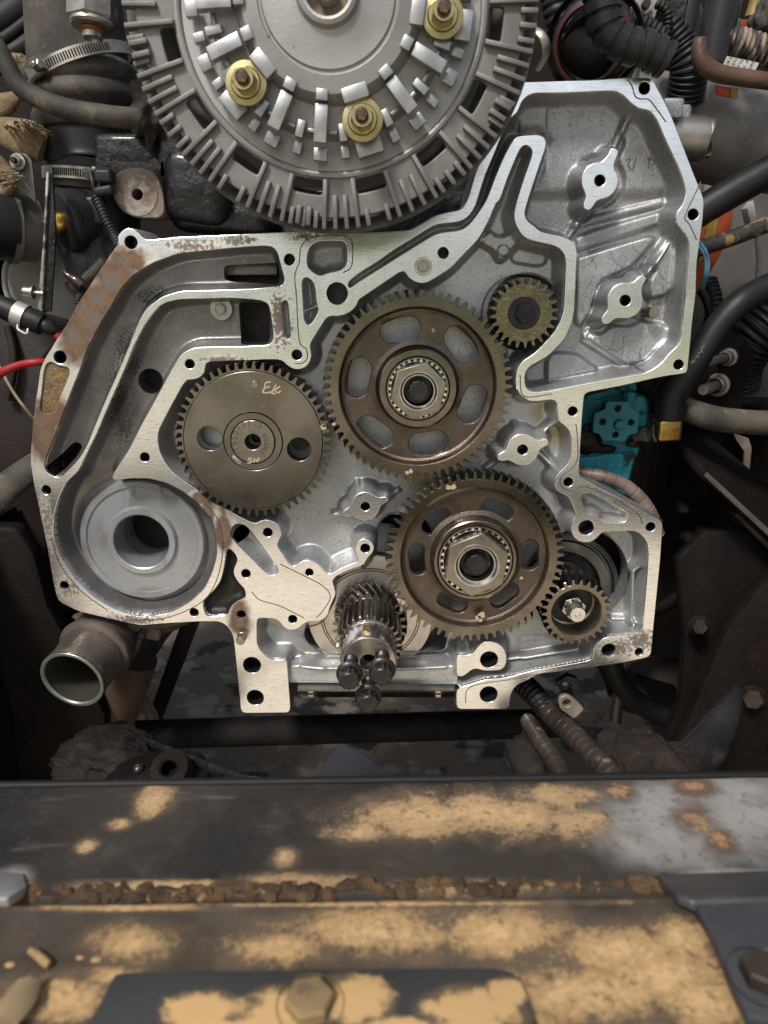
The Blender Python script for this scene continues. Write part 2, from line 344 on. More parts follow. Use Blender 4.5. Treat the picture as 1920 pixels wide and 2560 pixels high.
M_TEAL = mat('teal_enamel', (.035, .32, .38), (.022, .20, .25), 25, 0, .38, .12, .9, 220, .0018, alb=.8, layers=(dict(c=(.03, .028, .026), s=36, lo=.60, hi=.66, amt=.95, r=.6, h=.8), dict(c=(.015, .10, .12), s=90, lo=.6, hi=.75, amt=.6), dict(c=(.12, .42, .46), s=60, lo=.6, hi=.8, amt=.5)))
M_TEALP = mat('teal_plate_enamel', (.055, .33, .36), (.045, .27, .30), 35, 0, .4, .1, .3, 300, .0006, layers=(dict(c=(.03, .05, .05), s=120, lo=.66, hi=.74, amt=.7),))
M_BRASS = mat('dull_brass', (.46, .29, .08), (.34, .21, .055), 70, 1, .4, .2, .6, 180, .001, layers=(dict(c=(.12, .08, .04), s=130, lo=.62, hi=.75, amt=.6),))
M_ZINC = mat('yellow_zinc_plate', (.42, .36, .19), (.34, .26, .12), 55, 1, .30, .2, .3, 150, .0005, layers=(dict(c=(.50, .56, .26), s=50, lo=.5, hi=.7, amt=.5), dict(c=(.55, .30, .24), s=60, lo=.62, hi=.75, amt=.4), dict(c=(.06, .045, .03), s=160, lo=.64, hi=.75, amt=.5, m=.2, r=.7)))
M_FAN = mat('cast_fan_clutch', (.285, .28, .27), (.205, .20, .19), 14, .55, .5, .12, .35, 500, .0006, layers=(dict(c=(.20, .17, .14), s=22, lo=.58, hi=.8, amt=.5, r=.7), dict(c=(.08, .07, .06), s=170, lo=.69, hi=.74, amt=.8, det=2)))
M_FANR = mat('dusty_fin_ring', (.165, .158, .15), (.105, .10, .093), 20, .45, .55, .12, .4, 500, .0006, layers=(dict(c=(.10, .085, .07), s=30, lo=.55, hi=.75, amt=.5), dict(c=(.28, .25, .2), s=60, lo=.6, hi=.78, amt=.4)))
M_TAB = mat('bare_machined_tab', (.42, .42, .425), (.27, .27, .275), 60, .85, .42, .14, .25, 400, .0004, layers=(dict(c=(.22, .2, .18), s=75, lo=.54, hi=.78, amt=.5, r=.6), dict(c=(.3, .26, .21), s=230, lo=.66, hi=.73, amt=.5), dict(c=(.5, .42, .33), s=35, lo=.64, hi=.8, amt=.4)))
M_BURLAP = mat('woven_sleeve', (.42, .31, .18), (.28, .2, .11), 90, 0, .85, .1, 1, 600, .002, aniso=((1.6, 1, 1), (0, R(45), 0)), layers=(dict(c=(.10, .07, .05), s=20, lo=.56, hi=.75, amt=.6),))
M_CLR = {k: mat(k+'_plastic', v, tuple(x*.7 for x in v), 60, 0, .45, layers=(dict(c=(.06, .05, .04), s=60, lo=.58, hi=.72, amt=.5),)) for k, v in dict(red=(.55, .03, .035), orange=(.50, .09, .025), yellow=(.45, .32, .06), green=(.05, .28, .08), blue=(.08, .25, .38), white=(.62, .60, .56)).items()}
M_DKB = mat('dark_rusty_bolt', (.075, .055, .042), (.04, .03, .025), 60, .3, .6, .15, .5, 250, .0008, layers=(dict(c=(.22, .17, .12), s=90, lo=.58, hi=.72, amt=.6),))
# ------------------------------------------------------------------ timing gear housing: outlines traced on its machined face
GB = [(1250, 500), (1271, 440), (1295, 383), (1304, 366), (1316, 361.7), (1328, 369), (1331, 383), (1322, 410), (1307, 452), (1292, 500), (1284, 536), (1289, 560), (1304, 587), (1322, 599.5), (1376, 611.5), (1392, 616), (1410, 631), (1416, 655), (1412, 721), (1410, 766.5), (1404, 797), (1386, 830), (1362, 857), (1337, 883), (1304, 904), (1291, 925), (1288, 952), (1290, 968), (1298, 984), (1316, 999.5), (1334, 1004), (1383, 998), (1393, 1005.5), (1393, 1036), (1398, 1054), (1419, 1069), (1428, 1087), (1428, 1141), (1416, 1165), (1392, 1186), (1384, 1207), (1392, 1228.5), (1422, 1240.6), (1437, 1277), (1442, 1287), (1430, 1302), (1427, 1319), (1431, 1338), (1442, 1351), (1460, 1357.5), (1480, 1355), (1496, 1342), (1506, 1330), (1590.6, 1327), (1606, 1340), (1619, 1355.5), (1622, 1385.6), (1618, 1446), (1612, 1515), (1606, 1575.5), (1600, 1587.5), (1521, 1590.6), (1500, 1600), (1484, 1618), (1482, 1642), (1476, 1651), (1412, 1663), (1340, 1675), (1266, 1694), (1212, 1699), (1169, 1713), (1141, 1721)]
GL = [(1240.6, 506), (1222.5, 551), (1201, 590), (1189, 605.5), (1147, 648), (1129, 669), (1087, 696), (1063, 709.5), (1038.6, 706.5), (1020.6, 693), (1013, 679), (1002, 678), (902, 746), (896, 750), (890, 768), (872, 783), (848, 791), (819, 789), (775.5, 858.6), (775.5, 870.7), (780, 889), (772.5, 910), (757, 922), (739, 925), (721, 917), (709, 904), (697, 899), (661, 899), (519, 904), (513, 913), (512, 931), (498, 946), (480, 949), (466, 950), (455, 966), (406, 1056), (395, 1080), (395, 1110), (402.6, 1137.5), (421, 1168), (445, 1192), (487, 1219), (526.6, 1254), (572, 1275), (599.5, 1292), (639, 1310), (651, 1301), (669, 1298), (693, 1307), (703.5, 1325), (702, 1343.5), (690, 1360), (726, 1414), (738, 1415), (750, 1404), (771, 1399), (792, 1407), (807.5, 1425), (819.5, 1437), (831.5, 1432), (855.6, 1419), (893, 1405), (897, 1396), (889, 1382), (887, 1370), (892, 1355), (905, 1347), (920, 1347), (932, 1357), (936, 1370), (930, 1384), (921, 1392), (914, 1401), (911, 1413), (877, 1422), (846.6, 1437), (829, 1450), (837.5, 1470), (839, 1491), (825.5, 1515), (819.5, 1539), (801, 1554), (768, 1553), (750, 1569), (732, 1577), (711, 1572), (693, 1547), (648, 1545), (641.6, 1551), (642, 1615), (664, 1639), (681, 1651), (711, 1648), (717, 1651), (727, 1782)]
EDGE = [(602, 1783), (599.5, 1750), (587, 1627), (583, 1590), (572, 1569), (551, 1554), (500, 1554), (412, 1559), (350, 1564), (291, 1551), (195, 1528.5), (149.5, 1506), (142, 1495), (131, 1447), (115, 1351), (98, 1275), (83, 1206), (75.6, 1155.6), (78.6, 1101), (83, 1050), (95, 960), (100, 920.6), (113, 893), (137, 857), (173.6, 800), (193, 762), (259, 662), (282, 627.5), (297, 608), (293, 593), (301, 581), (312, 572), (325.5, 569), (343.6, 578), (358.6, 596), (371, 600), (450, 592), (500, 590), (661, 583), (751, 579), (827, 582), (900, 583), (960, 580), (1025, 576), (1050, 562), (1087, 539), (1118, 531), (1150, 525.6), (1162, 512), (1171, 494), (1189, 431), (1215, 372), (1240, 305), (1268, 235), (1285, 212), (1304, 205), (1322, 205), (1400, 202.5), (1494, 199), (1569, 193), (1629, 194), (1660, 251), (1682, 298), (1701, 348), (1732, 429), (1760, 498), (1757, 552), (1751, 595), (1742, 661), (1740, 736), (1731, 806), (1725, 872), (1719, 929), (1712, 934), (1681, 938), (1654, 942), (1551, 965), (1461, 982), (1455, 1051), (1450, 1141), (1447, 1189), (1491, 1216), (1551, 1245), (1606, 1277), (1658, 1302), (1651, 1401), (1642, 1491), (1633, 1581), (1627, 1642), (1551, 1658), (1473, 1669), (1340, 1687), (1320, 1701), (1296, 1710), (1281, 1725), (1275, 1746), (1274, 1773), (1141, 1773)]
FP = [(1400, 232), (1532, 226), (1553.6, 232), (1575.5, 254), (1594, 270), (1616, 273), (1629, 279), (1644.5, 301), (1660, 338.6), (1701, 426), (1713, 464), (1715, 483), (1706, 515), (1690.6, 531), (1690.6, 555.5), (1706, 573.6), (1724, 598), (1725, 619), (1719, 691), (1712, 766.5), (1704, 842), (1696.6, 863), (1672.5, 884), (1660, 902), (1639, 920), (1612, 933), (1491, 954), (1370.6, 977), (1337, 981), (1319, 975), (1312, 960), (1312, 932), (1325, 915), (1350, 902), (1374, 887), (1410, 851), (1431, 806), (1437, 766.5), (1440, 691), (1443, 625), (1434, 604), (1410, 592), (1350, 579.6), (1337, 566), (1319, 554), (1310, 536), (1322, 494), (1352, 404), (1365.6, 364.7), (1364, 346.6), (1352, 337), (1322, 337.6), (1295, 340.6), (1286, 346.6), (1277, 358.6), (1259, 392), (1237.5, 443), (1216, 500), (1195, 533), (1171, 563), (1153, 575), (1093, 583), (1075, 592), (990, 645), (900, 702), (872, 722), (868, 706), (900, 681), (950, 650), (975, 631), (1081, 565), (1093, 560), (1150, 554), (1171, 542), (1189, 515), (1195, 494), (1213, 437), (1237.5, 380), (1253, 340), (1268, 301), (1295, 280), (1304, 253), (1319, 238), (1337, 232)]
AP = [(422, 641), (450, 632), (510, 626.6), (601, 617.5), (660, 614), (681, 616), (693, 629), (703, 668), (712, 700), (706, 714), (631, 719), (540, 722), (450, 724), (401, 738), (362, 768), (343, 800), (315, 869), (291, 926.6), (261, 993), (231, 1065), (213, 1110), (195, 1141), (170.6, 1168), (146, 1197), (119, 1183), (109, 1168), (113, 1147), (140, 1080), (170.6, 996), (200.7, 920.6), (219, 869), (237, 836), (255, 800), (277, 768), (301, 722.5), (331.5, 689), (377, 659)]
BP = [(452, 751), (500, 749.6), (585.6, 747), (650, 750), (668, 757), (674, 770), (683.6, 831.5), (682, 852), (672, 863), (601, 866), (489, 868), (465, 877), (450, 889), (427, 926.6), (391, 993), (351, 1065), (324, 1119.5), (279, 1189), (281, 1199), (291, 1201), (321, 1196), (366, 1195), (412, 1205), (457, 1228), (496, 1258), (520, 1288), (532, 1300), (541, 1336), (543, 1381), (532, 1426), (511, 1471), (472, 1507), (427, 1531.5), (366, 1543.6), (321, 1537.6), (276, 1519.5), (231, 1492), (186, 1447), (152, 1396), (134, 1345), (134, 1290), (146, 1245), (170.6, 1206), (198, 1183), (219, 1140.6), (246, 1086), (279, 1008), (318, 920.6), (339, 866), (366, 814), (398, 770.7), (420, 758)]
i0, i1 = AP.index((631, 719)), AP.index((146, 1197)); AP = [(x+4, y+3) if i0 <= i < i1 else (x, y) for i, (x, y) in enumerate(AP)]
i0, i1 = BP.index((170.6, 1206)), BP.index((585.6, 747)); BP = [(x-4, y-3) if (i >= i0 or i <= i1) else (x, y) for i, (x, y) in enumerate(BP)]
CP = [(778.5, 611.5), (796.6, 602.5), (857, 601), (867, 611.5), (869, 660), (854, 675), (821, 681), (802.6, 690), (784.5, 682), (766.5, 666), (768, 629.6)]
DP = [(754, 699), (766, 691), (781.5, 702), (787.5, 717), (790.6, 756), (798, 777), (778.5, 810), (769.5, 813), (760, 804)]
SP = [(703, 762), (707, 752), (714, 750), (720, 757), (727, 838), (724, 847), (716, 847), (709, 838)]
IP = [(1452, 1240.6), (1467, 1231.5), (1485, 1234.5), (1569.5, 1283), (1569.5, 1295), (1560, 1307), (1509, 1307), (1497, 1292), (1485, 1286), (1467, 1283), (1458, 1265)]
OP = [(575, 1325), (587, 1310), (605.5, 1309), (623.6, 1322), (696, 1422), (696, 1431), (681, 1441), (663, 1431), (599.5, 1367.5), (578, 1346)]
KP = [(566, 1373.6), (578, 1372), (596, 1398), (584, 1419), (583, 1437), (596, 1458), (613, 1473), (614.5, 1497), (587, 1508), (572, 1524), (571, 1539), (515, 1542), (504.5, 1506), (530, 1482), (551, 1455), (560, 1419)]
RP = [(115, 908.5), (128, 904), (143, 914.5), (155.5, 916), (172, 919), (173.6, 932.6), (149.5, 993), (137, 1032), (110, 1035), (99.7, 1026), (103, 987), (109, 929.6)]
BOLTS = [(327, 606, 16), (150, 893, 16), (115, 1225, 12), (160, 1464, 11.5), (485, 1531, 11), (361.5, 1143, 12), (474, 910, 12), (742, 887, 13), (723.5, 648.6, 13.5), (843, 733.6, 26.5), (1108, 632, 13.5), (1611, 220, 14), (1733, 536, 13.5), (1697, 911.5, 12.5), (1432, 1028, 12), (1421, 1205, 12), (1466, 1319, 19), (1627, 1317, 12), (1522, 1626, 18), (1598, 1630, 10.5), (1222, 1736, 22), (629.6, 1663, 22), (638, 1744, 21), (614.5, 1434, 11.5), (603, 1537, 11.5), (669, 1331, 12), (773, 1431, 10), (731.5, 1548, 11), (913, 1370.6, 12)]
def lobed(cx, cz, r, lobes):                               # boss outline: a round pad with tapering ears (photo pixels)
    import cmath
    out = []; n = 72
    for i in range(n):
        a = 2*math.pi*i/n; rr = r
        for (lx, ly, lr) in lobes:
            d = math.hypot(lx-cx, ly-cz); la = math.atan2(ly-cz, lx-cx); da = (a-la+math.pi) % (2*math.pi)-math.pi
            hw = math.asin(min(1, lr/d)); 
            if abs(da) < hw:
                q = math.sqrt(max(lr*lr-(d*math.sin(da))**2, 0)); rr = max(rr, d*math.cos(da)+q)
            elif abs(da) < hw*3.2:
                t = (abs(da)-hw)/(hw*2.2); rr = max(rr, r+(d-r)*.55*(1-t)**2.2)
        out.append((cx+rr*math.cos(a), cz+rr*math.sin(a)))
    return out
BOSS = [(lobed(1500, 451, 46, [(1535, 381, 12), (1471, 512, 13)]), (1500, 451, 13.5)), (lobed(1564, 751, 44.5, [(1606, 700, 12), (1517, 798, 13)]), (1564, 751, 13.5)),
        (lobed(1307, 1124.5, 40, [(1362, 1106, 11), (1254, 1143, 11)]), (1307, 1124.5, 13)), (lobed(913, 1266, 36, [(866, 1283, 10), (962, 1249, 9)]), (913, 1266, 12)),
        ([(1141, 1643), (1146, 1638), (1178.5, 1637.5), (1192, 1620), (1207, 1606), (1224, 1603), (1244, 1607), (1260, 1620), (1268, 1640), (1266, 1662), (1254, 1676), (1212, 1678), (1192, 1672), (1181.5, 1674), (1169.5, 1683), (1157, 1692), (1142, 1692)], (1223, 1649.6, 22))]
FR = lambda p, r=14: L(rnd(p, r))
outer = FR(EDGE+GB[::-1]+GL)
pockets = {'F': FR(FP), 'A': FR(AP), 'B': FR(BP), 'C': FR(CP), 'D': FR(DP), 'S': FR(SP), 'I': FR(IP), 'O': FR(OP), 'K': FR(KP)}
def pc(px, py, r, Y=0, n=28):
    c = P(px, py, Y); return circ(c.x, c.z, r*S(px, py, Y), n)
H = thing('gear_housing', 'large open cast aluminium timing gear housing with bright machined edges, filling the middle', 'engine housing', P(960, 1690, .03))
fl = extr([outer]+list(pockets.values())+[FR(RP)]+[pc(*b) for b in BOLTS], 0, .006, .0007)
flo = obj('machined_flange', fl, M_FL, H)
for o, h in BOSS: obj('machined_boss', extr([L(rnd(o, 10)), pc(*h)], .0004, .006, .0008), M_FL, H)
obj('rusty_recess', extr([FR([(140+(x-140)*1.04, 970+(y-970)*1.04) for x, y in RP])], .0022, .008, .0004), M_RUSTY, H)
# bores behind every bolt hole
for (px, py, r) in BOLTS+[b[1] for b in BOSS]:
    c = P(px, py, 0); rr = r*S(px, py); obj('bolt_bore', lathe([(rr*1.05, .0008), (rr*1.03, .03), (0, .031)], 24, cx=c.x, cz=c.z), M_BLK, H)
# ------------------------------------------------------------------ cast body: a relief of floors, pads, ribs and fillets
h = .0011
allp = outer+[q for p in pockets.values() for q in p]
x0, x1 = min(p[0] for p in outer)-.006, max(p[0] for p in outer)+.006; z0, z1 = min(p[1] for p in outer)-.006, max(p[1] for p in outer)+.006
gx, gz = np.arange(x0, x1, h), np.arange(z0, z1, h); nx, nz = len(gx), len(gz)
GX, GZ = np.meshgrid(gx, gz)
def inside(poly):
    m = np.zeros(GX.shape, bool); p = np.array(poly)
    for (ax, az), (bx, bz) in zip(p, np.roll(p, -1, 0)):
        if az == bz: continue
        i0, i1 = np.searchsorted(gz, min(az, bz)), np.searchsorted(gz, max(az, bz))
        if i1 <= i0: continue
        zz = gz[i0:i1]; xx = ax+(bx-ax)*(zz-az)/(bz-az)
        m[i0:i1] ^= gx[None, :] < xx[:, None]
    return m
def dist(segs, cap=.025):
    d = np.full(GX.shape, cap)
    for (ax, az), (bx, bz) in segs:
        i0, i1 = np.searchsorted(gz, min(az, bz)-cap), np.searchsorted(gz, max(az, bz)+cap); j0, j1 = np.searchsorted(gx, min(ax, bx)-cap), np.searchsorted(gx, max(ax, bx)+cap)
        if i1 <= i0 or j1 <= j0: continue
        X, Z = GX[i0:i1, j0:j1]-ax, GZ[i0:i1, j0:j1]-az; ux, uz = bx-ax, bz-az; t = np.clip((X*ux+Z*uz)/(ux*ux+uz*uz+1e-12), 0, 1)
        d[i0:i1, j0:j1] = np.minimum(d[i0:i1, j0:j1], np.hypot(X-t*ux, Z-t*uz))
    return d
def segs(p, closed=True): return list(zip(p, p[1:]+(p[:1] if closed else [])))
def sd(poly, cap=.025): return np.where(inside(poly), 1, -1)*dist(segs(poly), cap)     # positive inside
sm = lambda t: np.clip(t, 0, 1)**2*(3-2*np.clip(t, 0, 1))
inout = inside(outer); inp = {k: inside(v) for k, v in pockets.items()}
fl_mask = inout.copy()
for v in inp.values(): fl_mask &= ~v
bsegs = [s for b in BOSS for s in segs(L(rnd(b[0], 10)))]
for b in BOSS: fl_mask |= inside(L(rnd(b[0], 10)))
dF = np.where(fl_mask, 0, dist([s for p in [outer]+list(pockets.values()) for s in segs(p)]+bsegs))
floor = np.full(GX.shape, .036)
for k, v in dict(F=.040, A=.024, B=.028, C=.016, D=.016, S=.02, I=.022, O=.026, K=.012).items(): floor[inp[k]] = v
strip = sd(L([(1240, 372), (1225, 440), (1200, 520), (1170, 566), (1090, 590), (880, 722), (860, 700), (970, 628), (1085, 560), (1150, 550), (1180, 520), (1215, 410)]))
floor = np.where(inp['F'], floor-.026*sm((strip+.004)/.008), floor)
def pad(pts, hgt, w=.006, Y=.03, sub=10):                  # raised pad (or dip when negative)
    global floor
    floor = floor-hgt*sm((sd(L(rnd(pts, sub), Y))+w/2)/w)
def rib(pts, wpx, hgt, Y=.03):
    global floor
    wd = wpx*S(*pts[0], Y); d = dist(segs(L(pts, Y), False)); floor = floor-hgt*np.clip(1-(d/wd)**2, 0, 1)
C8 = lambda *p: [(1350+x/3.318, 450+y/3.318) for x, y in p]
pad(C8((310, 640), (900, 460), (975, 480), (770, 715), (700, 745), (530, 820), (480, 880), (450, 1000), (420, 1100), (330, 1225), (290, 1150), (300, 900)), .010)
pad(C8((1105, 490), (1120, 600), (1105, 880), (1050, 960), (900, 985), (870, 930), (890, 850), (870, 765)), .010)
pad(C8((400, 1310), (560, 1190), (700, 1170), (800, 1130), (860, 1180), (1030, 1190), (1070, 1230), (1040, 1340), (950, 1420), (880, 1500), (730, 1530)), .010)
pad(C8((100, 1430), (300, 1440), (480, 1560), (480, 1590), (60, 1670), (60, 1500)), .009)
pad(C8((300, 480), (440, 420), (1030, 250), (1050, 300), (1020, 360), (310, 590)), .006)
pad([(1337, 236), (1530, 236), (1560, 260), (1615, 283), (1640, 320), (1682, 420), (1690, 470), (1650, 486), (1325, 486), (1360, 410), (1375, 345), (1345, 322), (1290, 320), (1290, 262)], .007, .016)
pad([(1300, 270), (1372, 245), (1366, 300), (1370, 335), (1300, 330)], .0025, .003)
for bx, sc_b in ((0, 1.42), (1, 1.45)):
    cxb, cyb = BOSS[bx][1][:2]; pad([(cxb+(x-cxb)*sc_b, cyb+(y-cyb)*sc_b) for x, y in BOSS[bx][0]], -.006, .006)
rib([(1575, 275), (1535, 372)], 13, .010); rib([(1472, 515), (1425, 590)], 11, .007); rib([(1680, 585), (1610, 690)], 12, .009); rib([(1510, 805), (1466, 838)], 11, .006); rib([(1440, 560), (1660, 505)], 12, .004); rib([(1465, 850), (1570, 915)], 12, .006); rib([(1265, 880), (1290, 990)], 4, .004)
pad([(1192, 606), (1232, 628), (1240, 650), (1252, 655), (1268, 645), (1276, 628), (1305, 595), (1280, 570), (1262, 590), (1240, 592), (1224, 575)], .014); pad([(1279, 640), (1305, 612), (1360, 616), (1372, 640), (1365, 662), (1340, 665), (1285, 655)], -.006, .005)
pad(L and [(1255+14*math.cos(a), 627+14*math.sin(a)) for a in np.linspace(0, 6.1, 16)], .0025, .0015)
rib([(893, 1206), (893, 1236)], 9, .012); rib([(995, 1226), (950, 1250)], 9, .010); rib([(835, 1283), (880, 1275)], 9, .012); rib([(1380, 1050), (1330, 1095)], 11, .014); rib([(1290, 1080), (1285, 1060)], 10, .010); rib([(1345, 1130), (1395, 1180)], 10, .012); rib([(1250, 1145), (1215, 1170)], 10, .01)
rib([(775, 1405), (800, 1410)], 14, .016); rib([(830, 1432), (860, 1410), (893, 1394)], 12, .018); rib([(913, 1345), (913, 1400)], 30, .014)
pad([(1355, 1080), (1385, 1040), (1425, 1095), (1425, 1140), (1395, 1170), (1365, 1120)], .006, .008)
pad([(650, 1555), (700, 1580), (760, 1590), (790, 1625), (820, 1650), (650, 1630)], .004, .01)
rib([(662, 1620), (720, 1622), (760, 1640), (830, 1646), (1000, 1648), (1110, 1642), (1140, 1620)], 9, .006)
rib([(1270, 1642), (1440, 1612)], 8, .014); rib([(1610, 1380), (1575, 1420), (1570, 1560), (1590, 1590)], 10, .02); rib([(1530, 1545), (1580, 1545)], 8, .01); pad([(1300, 1600), (1430, 1590), (1470, 1620), (1300, 1650)], .004, .012)
rib([(764, 776), (797, 764)], 6, .012, .012)
pad([(700, 1664), (1150, 1664), (1150, 1716), (700, 1716)], .027, .007, .005, 3)
# volute: rounded trough round the pump seat
vc = P(345, 1352, .03); rad = np.hypot(GX-vc.x, (GZ-vc.z)); floor = np.where(inp['B'], floor+.008*np.exp(-((rad-.083)/.016)**2), floor)
t = np.clip(dF/.011, 0, 1); dep = .003+(floor-.003)*(1-(1-t)**2.6)
dep = np.where(fl_mask, .003, dep)
dep += np.where(fl_mask, 0, .00035*np.sin(GX*900+np.sin(GZ*700))*np.sin(GZ*1100)*0)
BODY = L(EDGE+[(1150, 1722), (1141, 1713), (720, 1709), (727, 1782)])
bs = sd(BODY)
cuts = [([(846, 1440), (880, 1424), (915, 1416), (930, 1398), (940, 1380), (945, 1345), (940, 1320), (950, 1300), (975, 1280), (1060, 1290), (1120, 1400), (1130, 1520), (1112, 1618), (1070, 1624), (825, 1626), (801, 1620), (771, 1602), (762, 1585), (762, 1563), (790, 1560), (815, 1545), (830, 1515), (842, 1490), (840, 1468), (832, 1452)], .034), ([(597.7, 760), (604, 756), (668, 756), (671, 762), (677, 850), (672, 858), (612, 858), (604, 850)], .03), ([(561, 670), (568, 663), (694, 657), (699, 663), (701, 706), (695, 711), (570, 703), (562, 696)], .028), ([(146, 1145), (192, 1100), (212, 1112), (196, 1140), (172, 1166), (146, 1192), (120, 1175)], .028)]
cutp = [L(rnd(p, 12), y) for p, y in cuts]+[pc(378.5, 952, 31, .03), pc(1440, 1442, 128, .032, 64), pc(357, 1348, 118, .036, 48), pc(606, 1329, 17, .024)]
cs = np.full(GX.shape, -1.)
for p in cutp: cs = np.maximum(cs, sd(p))
hs_ = np.full(GX.shape, -1.)
for (px, py, r) in BOLTS+[b[1] for b in BOSS]:
    c = P(px, py, 0); hs_ = np.maximum(hs_, r*S(px, py)*1.1-np.hypot(GX-c.x, GZ-c.z))
VX, VZ = GX.copy(), GZ.copy()
for f_, sgn in ((bs, 1), (cs, -1)):
    gz_, gx_ = np.gradient(f_, h); gn = np.hypot(gx_, gz_)+1e-9
    sel = (np.abs(f_) < h) & ((f_ < 0) if sgn > 0 else (f_ > 0))
    VX = np.where(sel, VX-f_*gx_/gn, VX); VZ = np.where(sel, VZ-f_*gz_/gn, VZ)
keep = (bs > -h) & (cs < h) & (hs_ < h*.5)
q = keep[:-1, :-1] & keep[1:, :-1] & keep[:-1, 1:] & keep[1:, 1:]
ii, jj = np.nonzero(q); a = ii*nx+jj
quads = np.stack([a, a+1, a+nx+1, a+nx], 1); used = np.unique(quads); remap = np.full(nx*nz, -1); remap[used] = np.arange(len(used)); quads = remap[quads]
co = np.stack([VX.ravel()[used], dep.ravel()[used], VZ.ravel()[used]], 1)
me = bpy.data.meshes.new('m'); me.vertices.add(len(co)); me.vertices.foreach_set('co', co.ravel().astype(np.float32))
me.loops.add(quads.size); me.loops.foreach_set('vertex_index', quads.ravel().astype(np.int32)); me.polygons.add(len(quads)); me.polygons.foreach_set('loop_start', np.arange(0, quads.size, 4, dtype=np.int32))
for m_ in (M_CAST, M_FLOOR, M_WET, M_OIL): me.materials.append(m_)
slot = np.where(inp['A'] | inp['B'], 2, np.where(inp['K'], 3, np.where(inp['F'] | inp['C'] | inp['D'], 0, 1)))
me.polygons.foreach_set('material_index', slot[ii, jj].astype(np.int32)); me.polygons.foreach_set('use_smooth', np.ones(len(quads), bool)); me.update(calc_edges=True); me.validate()
obj('cast_body', me, M_CAST, H)
# side skirt of the casting, running back from the face; liners of its windows
def skirt(loop, y0, y1, inset=0):
    V, Fc = [], []; n = len(loop)
    for (x, z) in loop: V += [(x, y0, z), (x, y1, z)]
    for i in range(n):
        j = (i+1) % n; Fc.append((2*i, 2*j, 2*j+1, 2*i+1))
    return mesh(V, Fc, True, 40)
obj('side_wall', skirt(BODY, .003, .085), M_CAST, H)
for p, y1 in zip(cutp[:5], (.075, .06, .05, .06, .06)): obj('window_liner', skirt(p, .027, y1), M_WET if p is not cutp[0] else M_CAST, H)
obj('opening_liner', skirt(cutp[5], .028, .06), M_CAST, H)
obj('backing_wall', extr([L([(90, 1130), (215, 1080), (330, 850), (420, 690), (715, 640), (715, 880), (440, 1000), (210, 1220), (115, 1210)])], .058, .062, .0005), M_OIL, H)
obj('channel_insert', box(.058, .012, .013, .002, 2, Matrix.Translation(P(632, 674, .045))), M_WET, H)
# water pump seat in the volute
sc_ = P(357, 1350, .030); rr = S(357, 1350, .030)
prof = [(62*rr, .10), (66*rr, .034), (69*rr, .0235), (72*rr, .0225), (84*rr, .0225), (87*rr, .0245), (90*rr, .0275), (136*rr, .0285), (139*rr, .0262), (152*rr, .0262), (156*rr, .029), (158*rr, .046)]
obj('pump_seat', lathe(prof, 96, cx=sc_.x, cz=sc_.z), mat('wet_grey_pump_seat', (.30, .31, .325), (.235, .24, .25), 14, .5, .34, .16, .3, 500, .0006, coat=.4, layers=(dict(c=(.09, .085, .08), s=200, lo=.62, hi=.72, amt=.6), dict(c=(.36, .355, .35), s=30, lo=.5, hi=.75, amt=.6), dict(c=(.13, .12, .11), s=45, st=((1, 1, .35), (0, R(30), 0)), lo=.52, hi=.72, amt=.6, r=.2), dict(c=(.12, .10, .085), s=60, lo=.1, hi=.9, amt=.5, r=.22, blobs=[bl(360, 1480, 130, 26, .03), bl(215, 1400, 26, 90, .03)], amp=2.0))), H)
obj('pump_bore', lathe([(64*rr, .06), (70*rr, .10), (0, .105)], 48, cx=sc_.x, cz=sc_.z), M_WET, H)
# fastenings that stay on the casting
def hexbolt(name, px, py, rpx, Y, t, m, parent, washer=0, a0=0):
    c = P(px, py, Y); s = S(px, py, Y); T = Matrix.Translation((c.x, Y, c.z))
    o = obj(name, join([hexa(rpx*s, -t, 0, 6, a0), lathe([(0, -t-.0003), (rpx*.55*s, -t-.0003), (rpx*.6*s, -t)], 24)]), m, parent, T)
    if washer: obj('washer', lathe([(0, -.0012), (washer*s*.96, -.0012), (washer*s, -.0008), (washer*s, .002)], 36), m, o, T)
    return o
M_GREYBOLT = mat('dull_plated_bolt', (.40, .375, .34), (.32, .30, .27), 60, .9, .42, .1, .2, 300, .0003)
hexbolt('plate_bolt', 553, 772, 14, .022, .006, M_GREYBOLT, H, 28, .4)
c = P(1058, 666, 0); obj('flange_bolt_end', lathe([(0, -.003), (.0055, -.003), (.0063, -.002), (.0063, .004)], 24, cx=c.x, cz=c.z), M_GREYBOLT, H)
obj('oil_ring', lathe([(.0066, -.0002), (.0095, -.0004), (.0105, .0008)], 32, cx=c.x, cz=c.z), mat('old_sealant_ring', (.50, .45, .33), (.62, .60, .54), 120, .6, .4), H)
c = P(1622, 781, .03); obj('dowel_pin', lathe([(0, .012), (.0052, .012), (.006, .013), (.006, .04)], 24, cx=c.x, cz=c.z), M_NUT, H)
c0 = P(610, 1580, 0); obj('locating_stud', lathe([(0, -.026), (.0048, -.026), (.0055, -.025), (.0055, -.014), (.0062, -.0135), (.0062, .003)], 24, cx=c0.x, cz=c0.z), M_NUT, H)
for (px, py, r) in ((1221, 877, 17), (1157, 892, 0), (1204, 878, 0)):
    if r: c = P(px-58, py-2, .034); obj('cast_pad', lathe([(0, .0335), (r*.45e-3, .0335), (r*.47e-3, .036)], 32, cx=c.x, cz=c.z), M_FLOOR, H)
